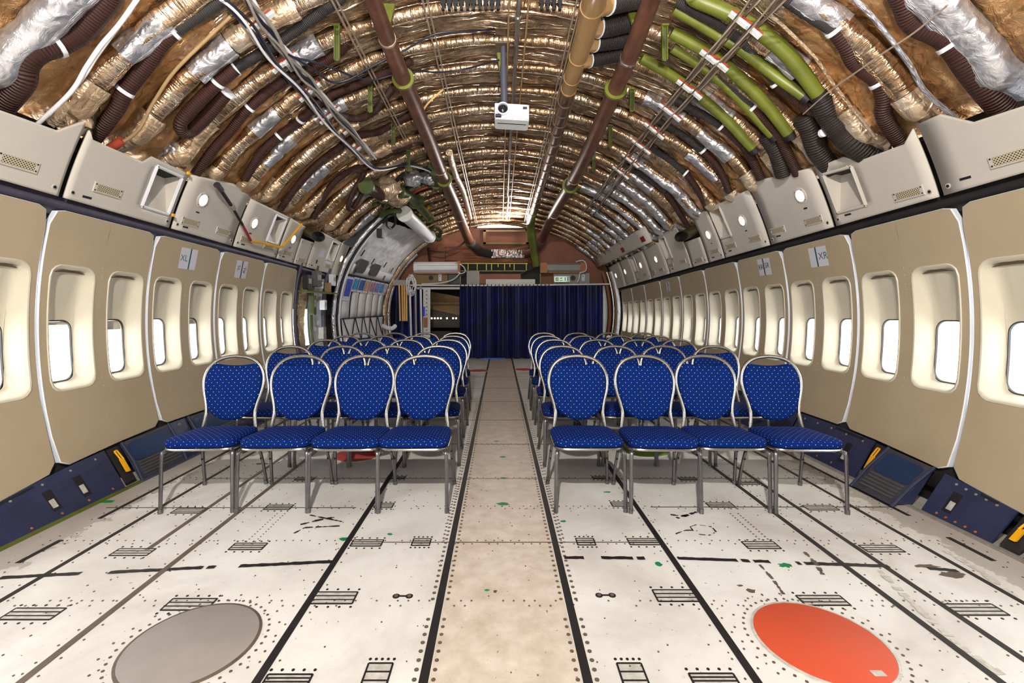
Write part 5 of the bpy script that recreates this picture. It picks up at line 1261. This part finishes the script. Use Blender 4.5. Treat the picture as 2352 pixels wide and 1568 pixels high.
m = M(); m.grid(lambda y, z: DPt(y, z, .06 + .01 * nz(y * 3, z * 3, 1)), lin(D0 + .03, D1 - .03, 24), lin(.15, 1.12, 10)); m.build('lower_panel', MAT['white'], t, angle=180)
for a, b in ((8.85, 9.55), (9.55, 8.9), (9.6, 10.1), (10.1, 9.65), (10.2, 10.6), (10.7, 10.25), (10.7, 11.3), (11.3, 10.8), (11.35, 11.9), (11.9, 11.4)):
    m = M(); m.tube([DPt(lerp(a, b, q), lerp(1.10, .2, q), .085) for q in lin(0, 1, 8)], .012, 6); m.build('strap', MAT['black'], t)
m = M(); m.tube([DPt(y, 1.115, .08) for y in lin(D0, D1, 12)], .010, 6); m.build('strap', MAT['black'], t)
cols = [sr(70, 80, 190), sr(60, 150, 200), sr(50, 90, 170), sr(190, 150, 120), sr(180, 120, 150), sr(120, 130, 190), sr(80, 140, 200), sr(200, 190, 200)]
for k in range(8):
    y = 8.95 + k * .40; w, h = (.17, .26) if k else (.2, .42)
    t2 = thing('photo_print', 'photo print in the row along the top of the strapped white panels', 'photo', (0, 0, 0), 0, 'photo prints on the cargo door')
    z = 1.80 - (.10 if k == 0 else 0); Tq = lambda a, b, c: DPt(y + a, z + b, .055 + c)
    m = M(); m.box((-w, -h * .55, 0), (w, h * .55, .004), Tq); m.build('sheet', MAT['paper'], t2, smooth=False)
    m = M(); m.box((-w * .8, -h * .35, .016), (w * .75, h * .45, .022), Tq); m.build('picture', plain('print_%d' % k, cols[k], .5, 0, .5, 14), t2, smooth=False)
for y, r, c0, mt, z1, lab in ((8.50, .04, .02, 'tape', 3.05, 'outer silver frame arc around the near side of the cargo door'), (8.60, .022, .05, 'ink', 3.05, 'black seal arc along the near side of the cargo door'), (8.68, .035, .05, 'white', 3.0, 'white frame arc along the near side of the cargo door'), (12.15, .07, .04, 'foil_pale', 3.1, 'foil covered frame arc along the far side of the cargo door'), (12.35, .06, .02, 'brownwall', 2.9, 'brown frame arc left of the narrow blue curtain'), (12.5, .05, .06, 'tape', 2.8, 'silver frame arc left of the narrow blue curtain')):
    m = M(); m.tube([DPt(y, z, c0) for z in lin(.03, z1, 40)], r, 10, rf=(lambda s, th: 1 + .2 * nz(s * 7, th, 2)) if 'foil' in mt else None); tag(m.build('door_frame_arc', MAT[mt]), lab, 'frame member')
m = M(); m.tube(spline([P(880, 748, 11.3), P(888, 752, 11.2), P(900, 754, 11.2), P(908, 748, 11.3)], 5), .05, 10); tag(m.build('white_hose', MAT['white']), 'white bent hose at the far foot of the cargo door frame', 'hose')
# mechanism above the cargo door
t = thing('torque_tube', 'thick white tube along the upper edge of the silver cargo door', 'tube'); m = M(); A, B = CE(930, 492, .3), CE(986, 543, .3); m.tube([A, B], .13, 16); m.build('tube', MAT['white'], t)
for u in (0, 1): m = M(); q = A.lerp(B, u); d = (B - A).normalized(); m.tube([q - d * .05, q + d * .05], .15, 16); m.build('end_ring', MAT['offwhite'], t)
def mech(pts, r, mt, lab, Y0=9.5, nm='actuator_pipe', cat='pipe'):
    t = thing(nm, lab, cat); path = spline([CE(a, b, .16 + r) for a, b in pts], 5); m = M(); m.tube(path, r, 12); m.build('pipe', MAT[mt], t)
    for q in (0, -1):
        p = path[q]; d = (path[1] - path[0]).normalized(); m = M(); m.tube([p - d * .03, p + d * .03], r * 1.3, 12); m.build('end_fitting', MAT['greendark'], t)
mech([(842, 428), (865, 442), (880, 450)], .09, 'hosebrown', 'dark brown strut above the cargo door', 8.8)
mech([(878, 492), (905, 484), (935, 488), (965, 500)], .05, 'greendark', 'dark green beam along the top of the cargo door')
mech([(918, 440), (940, 450), (960, 470), (985, 500)], .08, 'greendark', 'dark green actuator above the cargo door')
mech([(860, 470), (885, 462), (915, 455), (940, 430), (975, 420), (1005, 418)], .03, 'black', 'black cable crossing the mechanism above the cargo door')
mech([(900, 475), (930, 462), (955, 440), (985, 428)], .025, 'redblock', 'red pipe crossing the mechanism above the cargo door')
mech([(1000, 388), (1003, 405), (1003, 420)], .09, 'olive', 'olive cylinder hanging beside the left red-brown duct', 7.6)
mech([(985, 530), (1000, 520), (1012, 530), (1008, 545)], .05, 'greendark', 'dark green gear arm at the right end of the white tube', 10.5)
mech([(880, 475), (892, 440), (915, 410), (935, 395)], .03, 'black', 'black pipe rising from the cargo door towards the last green hanger', 9.0)
mech([(945, 500), (970, 490), (990, 470)], .03, 'yellow', 'yellow thin pipe beside the dark green actuator', 10)
for px, py, r, mt, lab in ((890, 432, .22, 'foil_pale', 'pale foil bundle above the cargo door, leftmost'), (912, 452, .2, 'foil_pale', 'pale foil bundle above the cargo door, in the middle'), (950, 408, .16, 'tape', 'silver foil bundle beside the last green hanger'), (985, 408, .14, 'tape', 'silver foil bundle touching the left red-brown duct'), (955, 462, .15, 'greendark', 'dark green gear drum above the cargo door'), (1005, 545, .12, 'greendark', 'dark green drum at the end of the white tube')):
    c = CE(px, py, .2); m = M()
    m.grid(lambda th, ph: c + Vector((math.cos(th) * math.sin(ph), .8 * math.sin(th) * math.sin(ph), .8 * math.cos(ph))) * r * (1 + .35 * nz(math.cos(th) * 1.6 + px, math.sin(th) * 1.6, math.cos(ph) * 2)), lin(0, 2 * PI, 24), lin(.001, PI, 14), uvf=lambda a, b: (a * r, b * r))
    tag(m.build('foil_bundle' if 'foil' in lab else 'gear_drum', MAT[mt], None, angle=180), lab, 'bundle' if 'foil' in lab else 'drum')
m = M(); m.tube(spline([P(1122, 462, 11.4), P(1084, 500, 11.6), P(1078, 530, 11.8), P(1062, 560, 11.9), P(1020, 578, 11.9), P(985, 572, 11.8)], 8), .018, 7); tag(m.build('brown_cable', MAT['hosebrown']), 'brown cable drooping across the left of the brown rear wall', 'cable')
m = M(); m.tube(spline([CE(a, b, .32) for a, b in ((880, 512), (892, 498), (906, 494), (908, 512), (898, 524), (888, 516), (890, 500))], 8), .022, 7); tag(m.build('black_loop_cable', MAT['black']), 'black cable loop on the silver cargo door lining', 'cable')
m = M(); c = CE(874, 533, .32); m.box((-.06, -.05, -.1), (.04, .08, .06), lambda a, b, z: c + Vector((a, b, z))); tag(m.build('black_box', MAT['ink'], None, smooth=False), 'small black box on the silver cargo door lining', 'box')
m = M(); m.tube([P(984, 568, 12.4), P(988, 600, 12.4)], .04, 8); tag(m.build('brown_post', MAT['hosebrown']), 'short dark post above the left wall light', 'post')
# ---------------------------------------------------------------- banquet chairs
def back_y(z): return .395 + max(0, z - .46) * .22          # backrest leans away from the camera
OUT = [(.190, .37), (.186, .44), (.177, .51), (.174, .56), (.186, .625), (.207, .70), (.216, .77), (.208, .83), (.181, .885), (.138, .925), (.075, .949), (0, .957)]
def make_chair():
    root = thing('banquet_chair', 'chair', 'chair')
    W0, W1, D0 = .455, .425, .41                               # front width, rear width, depth
    def outline(k, n=40, grow=0.0):
        o = []
        for j in range(n):
            a = 2 * PI * j / n; c, s = math.cos(a), math.sin(a); e = .34
            x = math.copysign(abs(c) ** e, c); y = math.copysign(abs(s) ** e, s)
            yy = (y + 1) / 2; w = lerp(W0, W1, yy) / 2
            o.append((x * (w + grow), -.01 + yy * (D0 + .02) + (grow if y > 0 else -grow) * abs(y)))
        return o
    m = M(); n = 40
    prof = [(0.0, .402, 0), (.004, .410, .0), (.006, .424, .0), (.005, .440, .0), (-.004, .451, .0), (-.022, .458, .0), (-.06, .462, .0), (-.12, .465, 0)]
    rings, uvs, arc = [], [], 0.0
    for i, (g, z, _) in enumerate(prof):
        rings.append([(x, y, z + .015 * (1 - min(1, (y + .01) / .43)) ) for x, y in outline(0, n, g)])
    ids = []
    for i, rg in enumerate(rings):
        row = []
        drop = max(0, .456 - prof[i][1])
        for (x, y, z) in rg:
            L = math.hypot(x, y - .2) + 1e-6; ex = 1 + drop / L
            row.append(m.add((x, y, z), (x * ex, (y - .2) * ex)))
        ids.append(row)
    for a, b in zip(ids, ids[1:]):
        for j in range(n): m.face(a[j], a[(j + 1) % n], b[(j + 1) % n], b[j])
    c = m.add((0, .2, .472), (0, 0))
    for j in range(n): m.face(ids[-1][j], ids[-1][(j + 1) % n], c)
    m.face(*reversed(ids[0]))
    m.build('seat', MAT['fabric'], root, angle=70)
    m = M(); o = outline(0, 40, -.004); m.tube([(x, y, .391 + .015 * (1 - min(1, max(0, y) / .43))) for x, y in o], .0125, 8, closed=True, flat=.8); m.build('seat_frame', MAT['steel'], root)
    # back hoop and pad
    side = spline([(x, back_y(z), z) for x, z in OUT], 4)
    hoop = [Vector(p) for p in side] + [Vector((-p.x, p.y, p.z)) for p in reversed(side[:-1])]
    m = M(); m.tube(hoop, .0138, 10); m.build('back_hoop', MAT['steel'], root)
    zl, zh = .500, .935
    def halfw(z):
        w = interp(sorted([(q.z, q.x) for q in side]), z) - .009
        if z < .71: w = min(w, .209 * math.sqrt(max(0, 1 - ((.71 - z) / (.71 - zl + .002)) ** 2)) )
        return max(w, 0.0)
    def topz(x): return min(.918 + .25 * x * x * 4, .94)
    rim = []
    K = 34
    for j in range(K + 1):
        z = lerp(zl, .905, (1 - math.cos(PI * j / K)) / 2); rim.append((halfw(z), z))
    xt = rim[-1][0]
    topc = [(xt * (1 - 2 * j / 10), .905 - .016 * math.sin(PI * j / 10)) for j in range(1, 10)]
    loop = rim + topc + [(-x, z) for x, z in reversed(rim)][:-1]
    cz_ = .70
    m = M()
    def ringp(k, off):
        return [(x * k, back_y(cz_ + (z - cz_) * k) + off, cz_ + (z - cz_) * k) for x, z in loop]
    L = [(1.0, 0.004), (.985, -.014), (.94, -.024), (.8, -.030), (.5, -.034), (.12, -.036)]
    Lb = [(1.0, 0.004), (.985, .018), (.94, .024), (.5, .026), (.12, .026)]
    for prof_, fl in ((L, False), (Lb, True)):
        ids = [[m.add(p, (p[0], p[2])) for p in ringp(*q)] for q in prof_]
        nn = len(loop)
        for a, b in zip(ids, ids[1:]):
            for j in range(nn):
                q = (a[j], a[(j + 1) % nn], b[(j + 1) % nn], b[j]); m.face(*(reversed(q) if not fl else q))
        m.face(*(ids[-1] if not fl else reversed(ids[-1])))
    m.build('backrest', MAT['fabric'], root, angle=75)
    for s in (-1, 1):
        m = M(); m.tube(spline([(s * .200, .05, .394), (s * .216, .012, .386), (s * .222, .000, .356), (s * .224, -.004, .2), (s * .226, -.006, .012)], 5), .0130, 8, flat=.85)
        lg = m.build('front_leg', MAT['steeldark'], root)
        m = M(); m.tube([(s * .226, -.006, 0), (s * .226, -.006, .03)], .0155, 8); m.build('foot_cap', MAT['steeldark'], lg)
        m = M(); m.tube(spline([(s * .190, .40, .41), (s * .190, .392, .37), (s * .200, .405, .32), (s * .215, .45, .17), (s * .224, .485, .012)], 5), .0130, 8, flat=.85)
        lg = m.build('rear_leg', MAT['steeldark'], root)
        m = M(); m.tube([(s * .224, .484, 0), (s * .223, .478, .03)], .0155, 8); m.build('foot_cap', MAT['steeldark'], lg)
        for z in (.21, .27):
            yy = interp([(.0, .488), (.17, .45), (.34, .405)], z); m = M(); m.box((-.006, -.018, -.006), (.006, 0, .006), lambda a, b, c: Vector((s * .211 + a, yy + b, z + c))); m.build('stacking_bumper', MAT['black'], lg, smooth=False)
        m = M(); m.tube([(s * .203, .03, .378), (s * .193, .385, .36)], .009, 6); m.build('side_rail', MAT['steeldark'], root)
    return root
proto = make_chair()
ROWY = [3.02, 3.90, 4.78, 5.50, 6.22]
LXS = [-.567, -1.01, -1.47, -1.955]
RXS = [.588, 1.07, 1.52, 2.0]
rown = ['front row', 'second row', 'third row', 'fourth row', 'rear row']
posn = ['on the aisle', 'second from the aisle', 'third from the aisle', 'nearest the wall']
rg = random.Random(11); first = True
for ri, y in enumerate(ROWY):
    for side, xs in ((-1, LXS), (1, RXS)):
        for ci, x in enumerate(xs):
            far = ri >= 3
            c = proto if first else copy_tree(proto, None, ('foot_cap', 'stacking_bumper') if far else ())
            first = False
            spread = [1, 1.0, 1.0, 1.0, 1.0][ri]
            jx = rg.uniform(-.012, .012) if ri else 0
            rot = rg.uniform(-.03, .03)
            if ri == 0: rot = {(-1, 3): .10, (-1, 2): .05, (-1, 1): -.02, (-1, 0): -.01, (1, 0): .02, (1, 1): -.02, (1, 2): -.06, (1, 3): -.05}[(side, ci)] * .5
            dz = {(-1, 0): .03, (1, 2): .02, (1, 1): .03}.get((side, ci), 0) if ri == 0 else 0
            c.location = (x + side * (.012 * ri) + jx, y + rg.uniform(-.015, .015) + (0.0), 0); c.rotation_euler = (0, 0, rot)
            c['label'] = 'blue dotted banquet chair, %s %s of the aisle, %s' % (rown[ri], 'left' if side < 0 else 'right', posn[ci] if ci != 0 else 'beside it')
            c['category'] = 'chair'; c['group'] = 'blue banquet chairs left of the aisle' if side < 0 else 'blue banquet chairs right of the aisle'
